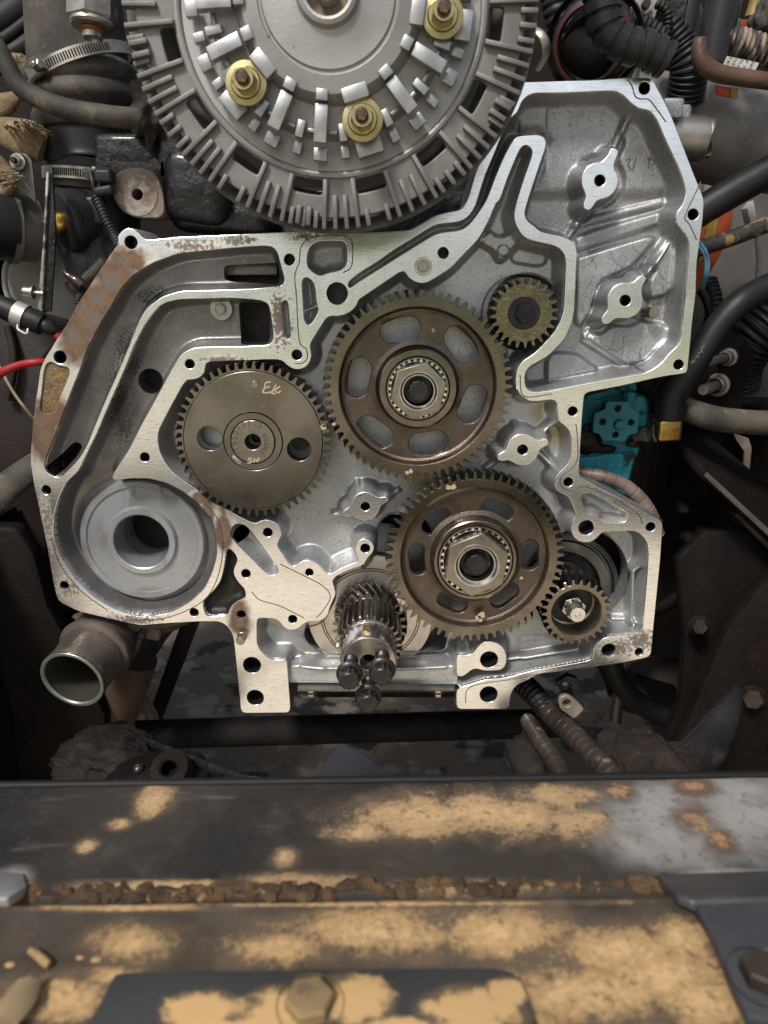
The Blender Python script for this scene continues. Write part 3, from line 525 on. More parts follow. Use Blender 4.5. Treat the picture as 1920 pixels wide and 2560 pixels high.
# beads of old sealant left round the flange
def bead(pts, r=.0006):
    pp = [P(a, b, -.0001) for a, b in pts]; return sweep(pp, r, 6, False, 6)
M_BEAD = mat('old_gasket_sealant', (.11, .095, .075), (.20, .17, .12), 200, .3, .5)
for pts in ([(1440, 1060), (1444, 1100), (1443, 1150), (1425, 1175), (1404, 1190), (1401, 1210), (1416, 1224), (1434, 1226), (1448, 1218), (1470, 1218), (1500, 1230), (1545, 1252), (1595, 1285), (1606, 1310)], [(1569, 199), (1580, 215), (1588, 240), (1600, 247), (1622, 249), (1640, 270), (1665, 305)], [(1752, 455), (1740, 480), (1716, 530), (1713, 548), (1724, 562), (1742, 600)],
            [(751, 590), (768, 592), (752, 620), (748, 655), (737, 690), (741, 740), (748, 850), (765, 872), (768, 895), (755, 908), (737, 908)], [(770, 600), (790, 591), (850, 589), (873, 596), (881, 612), (879, 665), (858, 682)], [(1164, 1757), (1168, 1725), (1200, 1710), (1268, 1700), (1340, 1686), (1470, 1662)],
            [(512, 1258), (545, 1300), (557, 1360), (548, 1430), (520, 1490), (470, 1525), (400, 1548), (330, 1549)], [(128, 1345), (150, 1410), (200, 1475), (270, 1527)], [(700, 1410), (785, 1452), (803, 1462), (822, 1480), (824, 1500), (805, 1530), (790, 1545)], [(630, 1480), (650, 1500), (700, 1515), (760, 1545)], [(1300, 937), (1310, 990), (1380, 985)]):
    obj('sealant_bead', bead(pts), M_BEAD, H)

# fine cracks in the casting's coating and hand-written scratches on its floor
def surf(p):
    i = min(max(int((p.z-z0)/h), 0), nz-1); j = min(max(int((p.x-x0)/h), 0), nx-1); return Vector((p.x, dep[i, j]-.0001, p.z))
rs = random.Random(12); M_CRK = mat('dark_crack', (.05, .05, .05))
for (xa, ya, xb, yb, n) in ((1470, 620, 1500, 720, 4), (1520, 600, 1600, 690, 3), (1540, 830, 1610, 900, 6), (1630, 660, 1670, 760, 4), (1450, 740, 1470, 830, 2), (1580, 250, 1640, 330, 1)):
    for k in range(n):
        x, y = rs.uniform(xa, xb), rs.uniform(ya, yb); a = rs.uniform(.9, 2.2); pl = []
        for t in range(rs.randint(5, 9)):
            pl.append(surf(P(x, y, .03))); a += rs.uniform(-.42, .42); a = min(max(a, .3), 2.8); x += 8*math.cos(a); y += 8*math.sin(a)
        obj('surface_crack', sweep(pl, .00024, 5, False, 2), M_CRK, H)
M_INK = mat('rust_brown_mark', (.20, .15, .12))
for pl in ([(1620, 395), (1638, 402), (1630, 412)], [(1628, 388), (1622, 420)], [(1566, 400), (1578, 396), (1572, 410), (1580, 424)], [(1592, 392), (1584, 428)]):
    obj('written_mark', sweep([surf(P(a, b, .03)) for a, b in pl], .0006, 6, False, 4), M_INK, H)
# ------------------------------------------------------------------ timing gears
def rim(N, ro, ri, inner, t, tw, rot, cx, cz, y): 
    me = gear_mesh(N, ro, ri, inner, 0, t, tw, rot=rot); me.transform(Matrix.Translation((cx, y, cz))); return me
def at(me, cx, y, cz): me.transform(Matrix.Translation((cx, y, cz))); return me
def dots(parent, spots, Y, ref, name='paint_mark'):
    for px, py, r in spots:
        c = P(px, py, Y); s = S(px, py, Y)
        o = [(c.x+r*s*(1+.18*math.sin(3*a+px))*math.cos(a), c.z+r*s*(1+.18*math.cos(2*a+py))*math.sin(a)) for a in np.linspace(0, 2*math.pi, 20, endpoint=False)]
        obj(name, extr([o], Y-.0004, Y+.0003, .00015), M_PAINT, parent)
def idler(name, label, cx, cz, ro, N, slots, hubr, ringr, nutr, innr, bolr, y, nut_a, rot, tw, nut_y, sl, sw):
    g = thing(name, label, 'gear', (cx, y, cz), 'large idler gears with roller bearings')
    obj('toothed_rim', rim(N, ro, ro*.925, ro*.835, .027, tw, rot, cx, cz, y), M_GEAR, g)
    obj('rim_shoulder', lathe([(ro*.842, .0004), (ro*.828, .0012), (ro*.80, .0085), (ro*.76, .0105), (ro*.74, .013)], 120, cx=cx, cy=y, cz=cz), M_WEB, g)
    holes = [stadium(cx+ro*rr*math.cos(R(a)), cz+ro*rr*math.sin(R(a)), ro*sl, ro*sw, R(a+90+da), 10) for a, rr, da in slots]
    obj('web', extr([circ(cx, cz, ro*.80, 120)]+holes+[circ(cx, cz, ro*(hubr-.03), 90)], y+.0098, y+.020, .0016, 4), M_WEB, g)
    obj('hub', lathe([(ro*(hubr+.10), .0102), (ro*(hubr+.045), .0080), (ro*(hubr+.022), .003), (ro*(hubr+.012), -.004)], 96, cx=cx, cy=y, cz=cz), M_WEB, g)
    hf = obj('hub_face', lathe([(ro*(hubr+.012), -.004), (ro*hubr, -.005), (ro*(ringr+.015), -.005), (ro*(ringr+.008), -.004), (ro*ringr, -.0035), (ro*ringr, .010)], 96, cx=cx, cy=y, cz=cz), M_GEAR, g)
    obj('bearing_ring', lathe([(ro*ringr*.99, .0), (ro*ringr*.985, -.0055), (ro*ringr*.945, -.0055), (ro*ringr*.935, -.003), (ro*ringr*.93, .01)], 96, cx=cx, cy=y, cz=cz), M_NUT, g)
    obj('bearing_cage', lathe([(ro*ringr*.93, .004), (ro*ringr*.60, .004)], 72, cx=cx, cy=y, cz=cz), M_BLK, g)
    nr = 30; rol = lathe([(0, -.0045), (.0018, -.0045), (.0022, -.004), (.0022, .006)], 12)
    for i in range(nr):
        a = 2*math.pi*i/nr; obj('roller', rol, M_ROLL, g, Matrix.Translation((cx+ro*ringr*.90*math.cos(a), y, cz+ro*ringr*.90*math.sin(a))))
    obj('cage_ring', lathe([(ro*ringr*.88, -.0018), (ro*ringr*.87, -.003), (ro*ringr*.855, -.003), (ro*ringr*.845, -.0018)], 72, cx=cx, cy=y, cz=cz), M_STEEL, g)
    nt_ = obj('hub_nut', extr([circ(cx, cz, ro*nutr, 6, a0=nut_a), circ(cx, cz, ro*innr, 48)], nut_y, y+.004, .0009), M_NUT, g)
    obj('nut_collar', lathe([(ro*innr*1.04, .001), (ro*innr*1.03, -.0012), (ro*innr*.96, -.0012), (ro*innr*.86, .002), (ro*innr*.80, .002), (ro*innr*.78, .02)], 60, cx=cx, cy=nut_y, cz=cz), M_STEEL, nt_)
    b = obj('centre_bolt', at(twelve(ro*bolr, -.012, .01), cx, nut_y+.014, cz), M_BLK, g)
    obj('bolt_flange', lathe([(0, -.001), (ro*innr*.72, -.001), (ro*innr*.78, .001), (ro*innr*.80, .004)], 40, cx=cx, cy=nut_y+.016, cz=cz), M_BLK, b)
    return g
YG = -.010
UC = P(1044, 970.5, YG); UR = 238*S(1044, 970, YG)
G1 = idler('idler_gear', 'upper large brown idler gear with six slots and paint dots, above the bigger hex hub nut', UC.x, UC.z, UR, 66, [(107, .62, -8), (44, .63, -6), (-17, .62, -6), (-78, .62, -4), (-133, .66, 8), (171, .635, -4)], .40, .325, .300, .195, .110, YG, R(76), .02, -.05, -.036, .43, .25)
G1['label'] = 'upper idler gear, brown with six wide slots, meshing with the other idler below'
LC = P(1187, 1399, YG-.004); LR = 224*S(1187, 1400, YG-.004)
G2 = idler('idler_gear', 'lower idler gear, dark brown with narrow slots and a large hex hub nut', LC.x, LC.z, LR, 65, [(136, .60, 0), (66, .60, 0), (2, .63, 0), (-52, .60, 2), (-112, .60, -3), (183, .63, 4)], .455, .41, .372, .24, .120, YG-.004, R(83), .055, .06, -.034, .37, .20)
dots(G1, [(1018, 1182, 5), (1027, 1178, 5), (835, 1061, 4.5)], YG, G1); dots(G1, [(1083, 826, 5)], YG+.0095, G1)
dots(G2, [(1122, 1219, 6.5), (1134, 1217, 6.5), (1008, 1506, 5.5), (1195, 1545, 7.5), (1204, 1538, 9), (1201, 1551, 5)], YG-.004, G2)
dots(G2, [(1303, 1445, 4.5)], YG+.0055, G2)
obj('stamped_text', arc_text('1824589 1', LC.x, LC.z, LR*.865, R(198), R(-2.6), .0062, YG-.0042), M_STAMP, G2)
obj('stamped_text', arc_text('2 S 6', LC.x, LC.z, LR*.865, R(157), R(-2.6), .0062, YG-.0042), M_STAMP, G2)
obj('stamped_text', arc_text('2 1/0', UC.x, UC.z, UR*.865, R(244), R(2.4), .0055, YG-.0002, False), M_STAMP, G1)
obj('stamped_text', arc_text('1842206C1', UC.x, UC.z, UR*.865, R(262), R(2.4), .0055, YG-.0002, False), M_STAMP, G1)
# cam gear
CC = P(633, 1103.5, -.012); CR = 196*S(633, 1103, -.012); cy = -.012
G3 = thing('cam_gear', 'flat solid-faced camshaft gear with two round holes and painted letters', 'gear', CC)
hl = [pc(524, 1095.6, 31, cy, 40), pc(748, 1123, 30, cy, 40)]
obj('toothed_rim', rim(55, CR, CR*.915, CR*.892, .027, -.10, .03, CC.x, CC.z, cy), M_CAM, G3)
obj('face_plate', extr([circ(CC.x, CC.z, CR*.884, 140)]+hl+[circ(CC.x, CC.z, CR*.378, 90)], cy-.0012, cy+.02, .0006), M_CAM, G3)
obj('rim_groove', lathe([(CR*.895, .004), (CR*.88, .004)], 96, cx=CC.x, cy=cy, cz=CC.z), M_DARK, G3)
obj('hub_ring', lathe([(CR*.382, .002), (CR*.372, .001), (CR*.366, -.0016), (CR*.29, -.0016), (CR*.283, 0), (CR*.283, .004)], 90, cx=CC.x, cy=cy, cz=CC.z), M_CAM, G3)
hb = obj('hub_boss', extr([circ(CC.x, CC.z, CR*.276, 80), circ(CC.x, CC.z, CR*.102, 40)], cy-.0032, cy+.02, .0008), M_NUT, G3)
obj('centre_bore', lathe([(CR*.105, -.002), (CR*.10, .02), (CR*.06, .021), (CR*.05, .03), (0, .03)], 40, cx=CC.x, cy=cy, cz=CC.z), M_BLK, hb)
kp = P(593, 1148, cy); obj('shaft_key', box(.012, .006, .0042, .0005, 2, Matrix.Translation((kp.x, cy-.0005, kp.z)) @ Matrix.Rotation(R(40), 4, 'Y')), M_STEEL, G3)
dp = P(638, 961, cy); obj('dowel', lathe([(0, -.003), (.0037, -.003), (.0042, -.0022), (.0042, .002)], 28, cx=dp.x, cy=cy, cz=dp.z), M_NUT, G3)
obj('stamped_text', arc_text('1850153C3', CC.x, CC.z, CR*.205, R(202), R(-17.5), .0088, cy-.0034), M_STAMP, hb)
obj('stamped_text', arc_text('J069203', CC.x, CC.z, CR*.205, R(-46), R(13), .0078, cy-.0034, False), M_STAMP, hb)
def strokes(name, pls, wpx, Y, parent, m=None):           # hand painted strokes
    ms = [sweep([P(a, b, Y) for a, b in pl], wpx*S(*pl[0], Y), 8, True, 5) for pl in pls]
    me = join(ms)
    for v in me.vertices: v.co.y = Y+(v.co.y-Y)*.12
    obj(name, me, m or M_PAINT, parent)
strokes('painted_letters', [[(677, 955), (665, 957), (662, 969), (675, 966)], [(663, 968), (657, 980), (668, 982), (682, 979)], [(690, 962), (683, 976), (680, 984), (690, 984)], [(700, 966), (688, 976), (696, 982), (702, 976)]], 2.0, cy-.0014, G3)
strokes('painted_letters', [[(631, 1146), (622, 1146), (622, 1150), (629, 1152), (626, 1157), (618, 1157)], [(637, 1145), (634, 1157)], [(634, 1151), (645, 1150)], [(648, 1144), (643, 1156)]], 1.7, cy-.0034, G3)
dots(G3, [(808, 1068, 8), (810, 1064, 4)], cy, G3)
for px, py, r, rz in ((520, 1205, 1, 0),): pass
lb = P(526, 1094, .017); obj('cast_pad', lathe([(0, 0), (.017, 0), (.018, .001), (.018, .02)], 40, cx=lb.x, cy=.017, cz=lb.z), M_FLOOR, H)
cb = P(752, 1104, .02); obj('cam_bolt_end', lathe([(0, -.004), (.009, -.004), (.0105, -.002), (.0105, .006)], 28, cx=cb.x, cy=.02, cz=cb.z), M_BLK, G3)
# small pump gear at the upper right
AC = P(1309, 783, -.004); AR = 86*S(1309, 783, -.004); ay = -.006
G4 = thing('pump_gear', 'small oil-wet gear with black washer, inside the upper right of the gear case', 'gear', AC)
obj('toothed_rim', rim(24, AR, AR*.82, AR*.35, .025, .16, .1, AC.x, AC.z, ay), mat('wet_bronze_gear', (.28, .235, .165), (.21, .175, .12), 60, 1, .2, .1, .45, 90, .002, coat=.6), G4)
wa = obj('washer', lathe([(0, -.002), (AR*.44, -.002), (AR*.465, -.0012), (AR*.47, .001)], 60, cx=AC.x, cy=ay, cz=AC.z), M_BLK, G4)
bo = obj('bolt_head', at(hexa(AR*.30, -.010, 0, 6, .2), AC.x, ay-.0015, AC.z), M_BLK, G4)
obj('bolt_top', lathe([(0, -.0106), (AR*.2, -.0106), (AR*.22, -.0098)], 30, cx=AC.x, cy=ay-.0015, cz=AC.z), M_OIL, bo)
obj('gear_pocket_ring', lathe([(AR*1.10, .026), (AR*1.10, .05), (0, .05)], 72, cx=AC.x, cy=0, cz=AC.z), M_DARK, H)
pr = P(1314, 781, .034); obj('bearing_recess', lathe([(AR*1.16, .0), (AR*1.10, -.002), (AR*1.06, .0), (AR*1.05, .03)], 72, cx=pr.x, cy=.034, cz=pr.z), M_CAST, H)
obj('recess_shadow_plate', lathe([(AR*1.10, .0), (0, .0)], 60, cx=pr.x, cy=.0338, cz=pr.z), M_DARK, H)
# compressor gear at the lower right with its nut inside the cup
BC = P(1441.5, 1532, -.016); BR = 87.5*S(1441, 1532, -.016); by = -.016
G5 = thing('compressor_gear', 'small cup-shaped gear with castle nut inside, at lower right of the gear case', 'gear', BC)
obj('toothed_rim', rim(26, BR, BR*.86, BR*.725, .030, -.16, .05, BC.x, BC.z, by), M_GEAR, G5)
obj('cup', lathe([(BR*.728, -.0002), (BR*.70, .002), (BR*.69, .03), (BR*.60, .034), (0, .034)], 72, cx=BC.x, cy=by, cz=BC.z), M_NUT, G5)
nn = obj('castle_nut', extr([circ(BC.x, BC.z, BR*.36, 6, a0=.25), circ(BC.x, BC.z, BR*.24, 36)], by+.012, by+.034, .001), M_STEEL, G5)
for k in range(6):
    a = R(30+60*k)+.25; obj('nut_slot', box(.0034, .006, .0018, .0002, 1, Matrix.Translation((BC.x+BR*.27*math.cos(a), by+.0135, BC.z+BR*.27*math.sin(a))) @ Matrix.Rotation(-a, 4, 'Y')), M_DARK, nn)
pr_ = [(0, -.004), (BR*.06, -.004), (BR*.08, -.0062), (BR*.215, -.0062), (BR*.235, -.0045)]
for i in range(9): pr_ += [(BR*.235, -.004+i*.002), (BR*.222, -.003+i*.002)]
sh = obj('threaded_shaft', lathe(pr_+[(BR*.235, .03)], 40, cx=BC.x, cy=by, cz=BC.z), mat('shiny_thread_steel', (.78, .77, .75), (.66, .65, .63), 80, 1, .22), G5)
# compressor hub rings behind it
hc = P(1400, 1478, .05); hs2 = S(1400, 1478, .05)
G6 = thing('compressor_hub', 'dark stepped steel ring seen through the round opening behind the small cup gear', 'compressor hub', hc)
obj('outer_ring', lathe([(152*hs2, .02), (150*hs2, .006), (138*hs2, .004), (134*hs2, .009), (131*hs2, .009), (128*hs2, .004), (104*hs2, .004), (101*hs2, .012)], 96, cx=hc.x, cy=.05, cz=hc.z), mat('dark_hub_steel', (.16, .155, .15), (.10, .098, .095), 30, .9, .36, .1, .4, 200, .0005, layers=(dict(c=(.25, .24, .23), s=150, lo=.62, hi=.72, amt=.5),)), G6)
obj('seal_face', lathe([(102*hs2, .016), (80*hs2, .014)], 72, cx=hc.x, cy=.05, cz=hc.z), M_GREASE, G6)
obj('journal', lathe([(82*hs2, .03), (81*hs2, -.002), (76*hs2, -.006), (60*hs2, -.006), (56*hs2, -.018)], 72, cx=hc.x, cy=.05, cz=hc.z), M_STEEL, G6)
obj('pinion', rim(24, BR*.92, BR*.74, BR*.3, .03, -.16, .05, BC.x, BC.z, .016), M_BLK, G6)
# crankshaft nose
KC = P(925, 1568, -.006); ks = S(925, 1568, -.006)
G7 = thing('crankshaft_nose', 'steel crankshaft nose with two stacked gears, sticking out below the idler gears', 'crankshaft', KC)
obj('helical_gear', rim(27, .0466, .0392, .02, .034, .26, .02, KC.x, KC.z, -.006), M_GEAR, G7)
obj('spur_gear', rim(28, .0392, .0334, .02, .054, 0, .05, KC.x, KC.z, -.058), mat('spur_gear_steel', (.30, .275, .235), (.19, .17, .145), 60, 1, .3, .1, layers=(dict(c=(.08, .07, .06), s=220, lo=.6, hi=.7, amt=.7),)), G7)
NR = .0317
cl = obj('collar', lathe([(NR*1.06, -.056), (NR*1.03, -.0585), (NR, -.0595), (NR, -.0935), (NR*.955, -.0962)], 96, cx=KC.x, cz=KC.z), M_STEEL, G7)
nh = [(0, 0, .0095)]
crank_bolts = [(877, 1651), (955.6, 1641), (922, 1706)]
bh = [P(px, py, -.0962) for px, py in crank_bolts]
fc = obj('end_face', extr([circ(KC.x, KC.z, NR*.955, 90)]+[circ(KC.x, KC.z, .0098, 40)]+[circ(b.x, b.z, .0080, 30) for b in bh], -.0966, -.09, .0005), mat('machined_end_face', (.50, .46, .42), (.40, .36, .32), 90, 1, .36, .12, .4, 160, .0003, aniso=((1, 1, 10), (0, R(45), 0)), layers=(dict(c=(.36, .26, .19), s=40, lo=.55, hi=.75, amt=.6, m=.5),)), G7)
obj('centre_bore', lathe([(.0100, -.095), (.0098, -.085), (.0062, -.083), (.0058, -.06), (0, -.06)], 36, cx=KC.x, cz=KC.z), M_RUSTPIPE, fc)
for b in bh: obj('bolt_socket', lathe([(.0082, -.095), (.0082, -.07), (0, -.07)], 28, cx=b.x, cz=b.z), M_DARK, fc)
obj('key_slot', box(.0086, .0022, .017, .0004, 1, Matrix.Translation((KC.x-.0026, -.0765, KC.z+NR-.0001)) @ Matrix.Rotation(R(90), 4, 'X')), M_BRASS, cl)
pts = []
obj('oil_thrower', lathe([(.040, .0295), (.0805, .0295), (.082, .031), (.082, .045)], 120, cx=KC.x, cz=KC.z), mat('ringed_steel_disc', (.60, .57, .53), (.46, .43, .40), 40, 1, .30, .1, .3, 300, .0004, layers=(dict(c=(.45, .33, .22), s=20, lo=.5, hi=.75, amt=.4),)), G7)
for r_ in (.0605, .0635): obj('disc_groove', lathe([(r_, .0290), (r_+.0005, .0285), (r_+.0011, .0290)], 120, cx=KC.x, cz=KC.z), M_BLK, G7)
obj('crank_web', lathe([(.0815, .046), (.10, .060), (.115, .062), (.116, .11)], 90, cx=KC.x, cz=KC.z), M_WET, G7)
for i, (px, py) in enumerate(crank_bolts):
    b = bh[i]; nm = ['left of the three black twelve-point bolts, screwed loosely into the crankshaft end', 'right of the three black twelve-point bolts, under the key slot of the crankshaft', 'lowest of the three black twelve-point bolts, hanging below the crankshaft end'][i]
    B = thing('crank_bolt', nm, 'bolt', (b.x, -.096, b.z), 'bolts in the crankshaft end'); T = Matrix.Translation((b.x, -.096, b.z))
    if i == 0:
        thr = [(.0066, .015)]
        for k in range(14): thr += [(.0072, .012-k*.0015), (.0065, .0113-k*.0015)]
        shank = lathe([(.0072, .015)]+thr+[(.0070, -.0105), (.0070, -.028)], 28)
        flange = lathe([(.0070, -.027), (.0136, -.0275), (.0146, -.029), (.0146, -.0315), (.0132, -.033), (.0108, -.0338)], 40)
        head = twelve(.0118, -.0465, -.032); tip = lathe([(0, -.0472), (.0086, -.0472), (.0094, -.0465)], 36)
    a = 7*i
    obj('shank', shank, M_BLK, B, T); obj('flange', flange, M_BLK, B, T); hd = obj('head', head, M_BLK, B, T @ Matrix.Rotation(R(a), 4, 'Y')); obj('head_face', tip, M_BLK, hd, T)
# main cap rail and sump edge under the crankshaft
E1 = thing('engine_block', 'cast iron engine block and sump rail behind the gear housing', 'engine block', (0, .4, -.4))
q0, q1 = P(742, 1697, .03), P(1140, 1722, .03)
obj('sump_rail', box(.205, .05, .0115, .002, 2, Matrix.Translation(((q0.x+q1.x)/2, .035, P(940, 1710, .02).z))), mat('rough_sand_cast_rail', (.22, .205, .19), (.15, .14, .13), 30, .4, .6, .1, 1, 900, .0012), E1)
obj('rail_gasket', box(.206, .052, .0012, .0003, 1, Matrix.Translation(((q0.x+q1.x)/2, .035, P(940, 1722, .015).z))), M_BEAD, E1)
for px in (778, 1095):
    c = P(px, 1722, .02); o = obj('rail_bolt', lathe([(0, -.010), (.0062, -.010), (.0066, -.009), (.0066, 0)], 6, 'Z', c.x, .02, c.z), M_STEEL, E1); obj('washer', lathe([(.012, -.002), (.012, .001)], 24, 'Z', c.x, .02, c.z), M_BLK, o)
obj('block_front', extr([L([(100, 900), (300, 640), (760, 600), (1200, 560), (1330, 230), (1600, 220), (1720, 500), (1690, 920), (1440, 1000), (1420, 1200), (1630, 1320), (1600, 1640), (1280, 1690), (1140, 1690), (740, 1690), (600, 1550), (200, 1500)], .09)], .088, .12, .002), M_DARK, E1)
obj('block_body', box(.46, .62, .56, .02, 2, Matrix.Translation((.03, .44, -.16))), M_GREASE, E1)
obj('sump', box(.24, .5, .07, .02, 3, Matrix.Translation((0, .40, P(940, 1722, .05).z-.046))), M_GREASE, E1)
# ------------------------------------------------------------------ fan clutch on its pulley, in front of the engine
FY = -.135
FCX, FCZ, FR_ = -.0443, .2232, .1726
FC = thing('fan_clutch', 'huge round finned fan clutch with bare metal tabs and yellow bolts, at the top', 'fan clutch', (FCX, FY, FCZ))
def pol(r, a): return (FCX+FR_*r*math.sin(R(a)), FCZ-FR_*r*math.cos(R(a)))   # angle from straight down, positive to the right
wins = [-79.1, -55.8, -33.0, -9.5, 13.6, 38.3, 61.8, 85.4, 109.4, 133, 157, 180.5, 204, 228, 252]
def sect(a, da, r0, r1, n=6):
    return [pol(r0, a-da+2*da*i/n) for i in range(n+1)]+[pol(r1, a+da-2*da*i/n) for i in range(n+1)]
obj('finned_ring', extr([circ(FCX, FCZ, FR_*.945, 160)]+[rnd(sect(a, 5.4, .765, .835), .006, 4) for a in wins]+[circ(FCX, FCZ, FR_*.742, 120)], FY-.001, FY+.006, .0015, 3), M_FANR, FC)
obj('rear_rim', lathe([(FR_*.80, .030), (FR_*.955, .018), (FR_*.985, .014), (FR_*1.008, .013), (FR_*1.013, .015), (FR_*1.013, .022), (FR_*.80, .036)], 180, cx=FCX, cy=FY, cz=FCZ), M_FANR, FC)
obj('inner_drum', lathe([(FR_*.755, .004), (FR_*.755, .05), (FR_*.30, .06)], 90, cx=FCX, cy=FY, cz=FCZ), M_DARK, FC)
body = obj('clutch_body', lathe([(FR_*.755, .004), (FR_*.752, -.0035), (FR_*.738, -.0045), (FR_*.728, -.0035), (FR_*.72, -.001), (FR_*.62, -.001), (FR_*.585, -.002), (FR_*.568, -.010), (FR_*.545, -.014), (FR_*.46, -.016), (FR_*.445, -.017), (FR_*.425, -.026), (FR_*.405, -.030), (FR_*.33, -.0335), (FR_*.322, -.0325), (FR_*.314, -.0325), (FR_*.306, -.0345), (FR_*.165, -.036), (FR_*.15, -.037), (FR_*.135, -.0415), (FR_*.118, -.043), (FR_*.105, -.0425), (FR_*.09, -.030), (FR_*.05, -.028), (FR_*.045, -.044), (0, -.045)], 160, cx=FCX, cy=FY, cz=FCZ), M_FAN, FC)
obj('hub_cup', lathe([(FR_*.092, -.0305), (FR_*.05, -.0287), (FR_*.047, -.029)], 60, cx=FCX, cy=FY, cz=FCZ), mat('sandy_rust_dust', (.35, .26, .18), (.24, .18, .13), 60, 0, .8), FC)
def fin(r0, r1, a, hgt, wd=.0034, name='fin', y=FY):
    x, z = pol((r0+r1)/2, a); ln = FR_*(r1-r0)
    obj(name, FIN(ln, wd, hgt), M_FANR, FC, Matrix.Translation((x, y-hgt/2+.004, z)) @ Matrix.Rotation(R(-a), 4, 'Y'))
_fin = {}
def FIN(ln, wd, hgt):
    k = (round(ln, 5), wd, hgt)
    if k not in _fin:
        bm = bmesh.new(); bmesh.ops.create_cube(bm, size=1, matrix=Matrix.Diagonal((wd, hgt, ln, 1)))
        for v in bm.verts:
            if v.co.y < 0: v.co.x *= .82; v.co.z = v.co.z*.985
        bmesh.ops.bevel(bm, geom=list(bm.edges), offset=.0006, segments=2, profile=.5, affect='EDGES'); _fin[k] = bm_mesh(bm)
    return _fin[k]
ws = sorted(wins)
for i, a in enumerate(ws):
    b = ws[(i+1) % len(ws)]+(360 if i == len(ws)-1 else 0); g0, g1 = a+6.4, b-6.4
    for k in range(4):
        aa = g0+(g1-g0)*k/3; fin(.835 if 0 < k < 3 else .760, 1.0, aa, .0100, .0046)
    for da in ((-3.8, 0, 3.8) if i % 2 else (-3.2, 3.2)): fin(.915, .998, a+da, .0095, .0048, 'short_fin')
    if i % 3 == 0:
        for da in (-1.6, 1.6): fin(.90, .99, a+da, .013, .0050, 'lug')
def tabbox(r0, r1, wd, hgt, a, y, name, da=0, tilt=0):
    x, z = pol((r0+r1)/2, a)
    k = ('t', round(r1-r0, 4), wd, hgt)
    if k not in _fin: _fin[k] = box(wd, hgt, FR_*(r1-r0), .0008, 2)
    obj(name, _fin[k], M_TAB, FC, Matrix.Translation((x, y+hgt/2, z)) @ Matrix.Rotation(R(-a), 4, 'Y') @ Matrix.Rotation(R(tilt), 4, 'X'))
bigs = [(-88, 0), (-67.5, 0), (-48.5, 1), (-27, 0), (-5.2, 0), (16.6, 1), (39.9, 0), (61.7, 0), (82, 1), (104, 0), (125, 0), (147, 1), (169, 0), (190.5, 0), (212, 1), (234, 0), (251, 0)]
smalls = [-77.5, -58.5, -36.5, -15.7, 5.7, 28.5, 50.3, 71.5, 93, 115, 136, 158, 180, 201, 223, 243, 262]
for a, bolt in bigs:
    if bolt:
        tabbox(.385, .450, .0215, .011, a, FY-.032, 'inner_tab'); tabbox(.455, .60, .017, .010, a, FY-.026, 'bolt_pad'); tabbox(.605, .682, .0225, .010, a, FY-.014, 'outer_tab')
        x, z = pol(.535, a); T = Matrix.Translation((x, FY-.0262, z))
        bb = obj('flange_bolt', hexa(.0098, -.0145, -.002, 6, R(a)), M_ZINC, FC, T)
        obj('washer', lathe([(0, -.0035), (.0115, -.0035), (.0125, -.0015), (.0168, -.0008), (.0172, .0012), (.0160, .002)], 48), M_ZINC, bb, T)
        obj('bolt_stub', lathe([(.0086, -.014), (.0082, -.0155), (.0070, -.0155), (.0064, -.012)], 40), M_ZINC, bb, T); obj('stud_end', lathe([(0, -.0205), (.0042, -.0205), (.0054, -.019), (.0056, -.011)], 30), mat('stud_scorched', (.16, .11, .06), (.05, .035, .03), 200, .8, .4) if 'stud_scorched' not in bpy.data.materials else bpy.data.materials['stud_scorched'], bb, T)
    else:
        tabbox(.388, .438, .0098, .010, a, FY-.034, 'inner_tab'); tabbox(.448, .615, .0108, .011, a, FY-.030, 'long_tab', 0, 3); tabbox(.628, .686, .0118, .009, a, FY-.015, 'outer_tab')
for a in smalls:
    tabbox(.525, .603, .0068, .011, a, FY-.021, 'short_tab'); tabbox(.617, .673, .0072, .008, a, FY-.013, 'outer_tab')
    for da in (-5.5, 5.5): tabbox(.548, .566, .009, .004, a+da, FY-.016, 'link_rib')
# pulley drum and bracket behind the clutch
obj('rear_hub', lathe([(FR_*.55, .06), (FR_*.55, .13)], 64, cx=FCX, cy=FY, cz=FCZ), M_GREASE, FC)
# ------------------------------------------------------------------ the truck round the engine: left side
def hose(name, label, cat, pts, r, m, group=None, **k):
    return solo(name, tube(pts, r, **k), m, label, cat, group)
def plate(pts, Y, thick=.004, bev=.0008): return slab([P(a, b, Y if not isinstance(Y, (list, tuple)) else Y[i]) for i, (a, b) in enumerate(pts)], thick, bev)
def axial(prof, p, q, seg=40):                             # lathe whose axis runs from p to q (profile along = metres from p)
    me = lathe(prof, seg); me.transform(align(p, Vector(q)-Vector(p))); return me
def lump(c, r, seed=0, amp=.35, fr=3.0, sub=4):
    bm = bmesh.new(); bmesh.ops.create_icosphere(bm, subdivisions=sub, radius=1)
    for v in bm.verts:
        n = mnoise.fractal(v.co*fr*.75+Vector((seed*7.3, seed, 0)), 1.1, 2.0, 3)*.62; v.co = Vector((v.co.x*r[0], v.co.y*r[1], v.co.z*r[2]))*(1+amp*n)
    bm.transform(Matrix.Translation(Vector(c))); return bm_mesh(bm, True, 50)
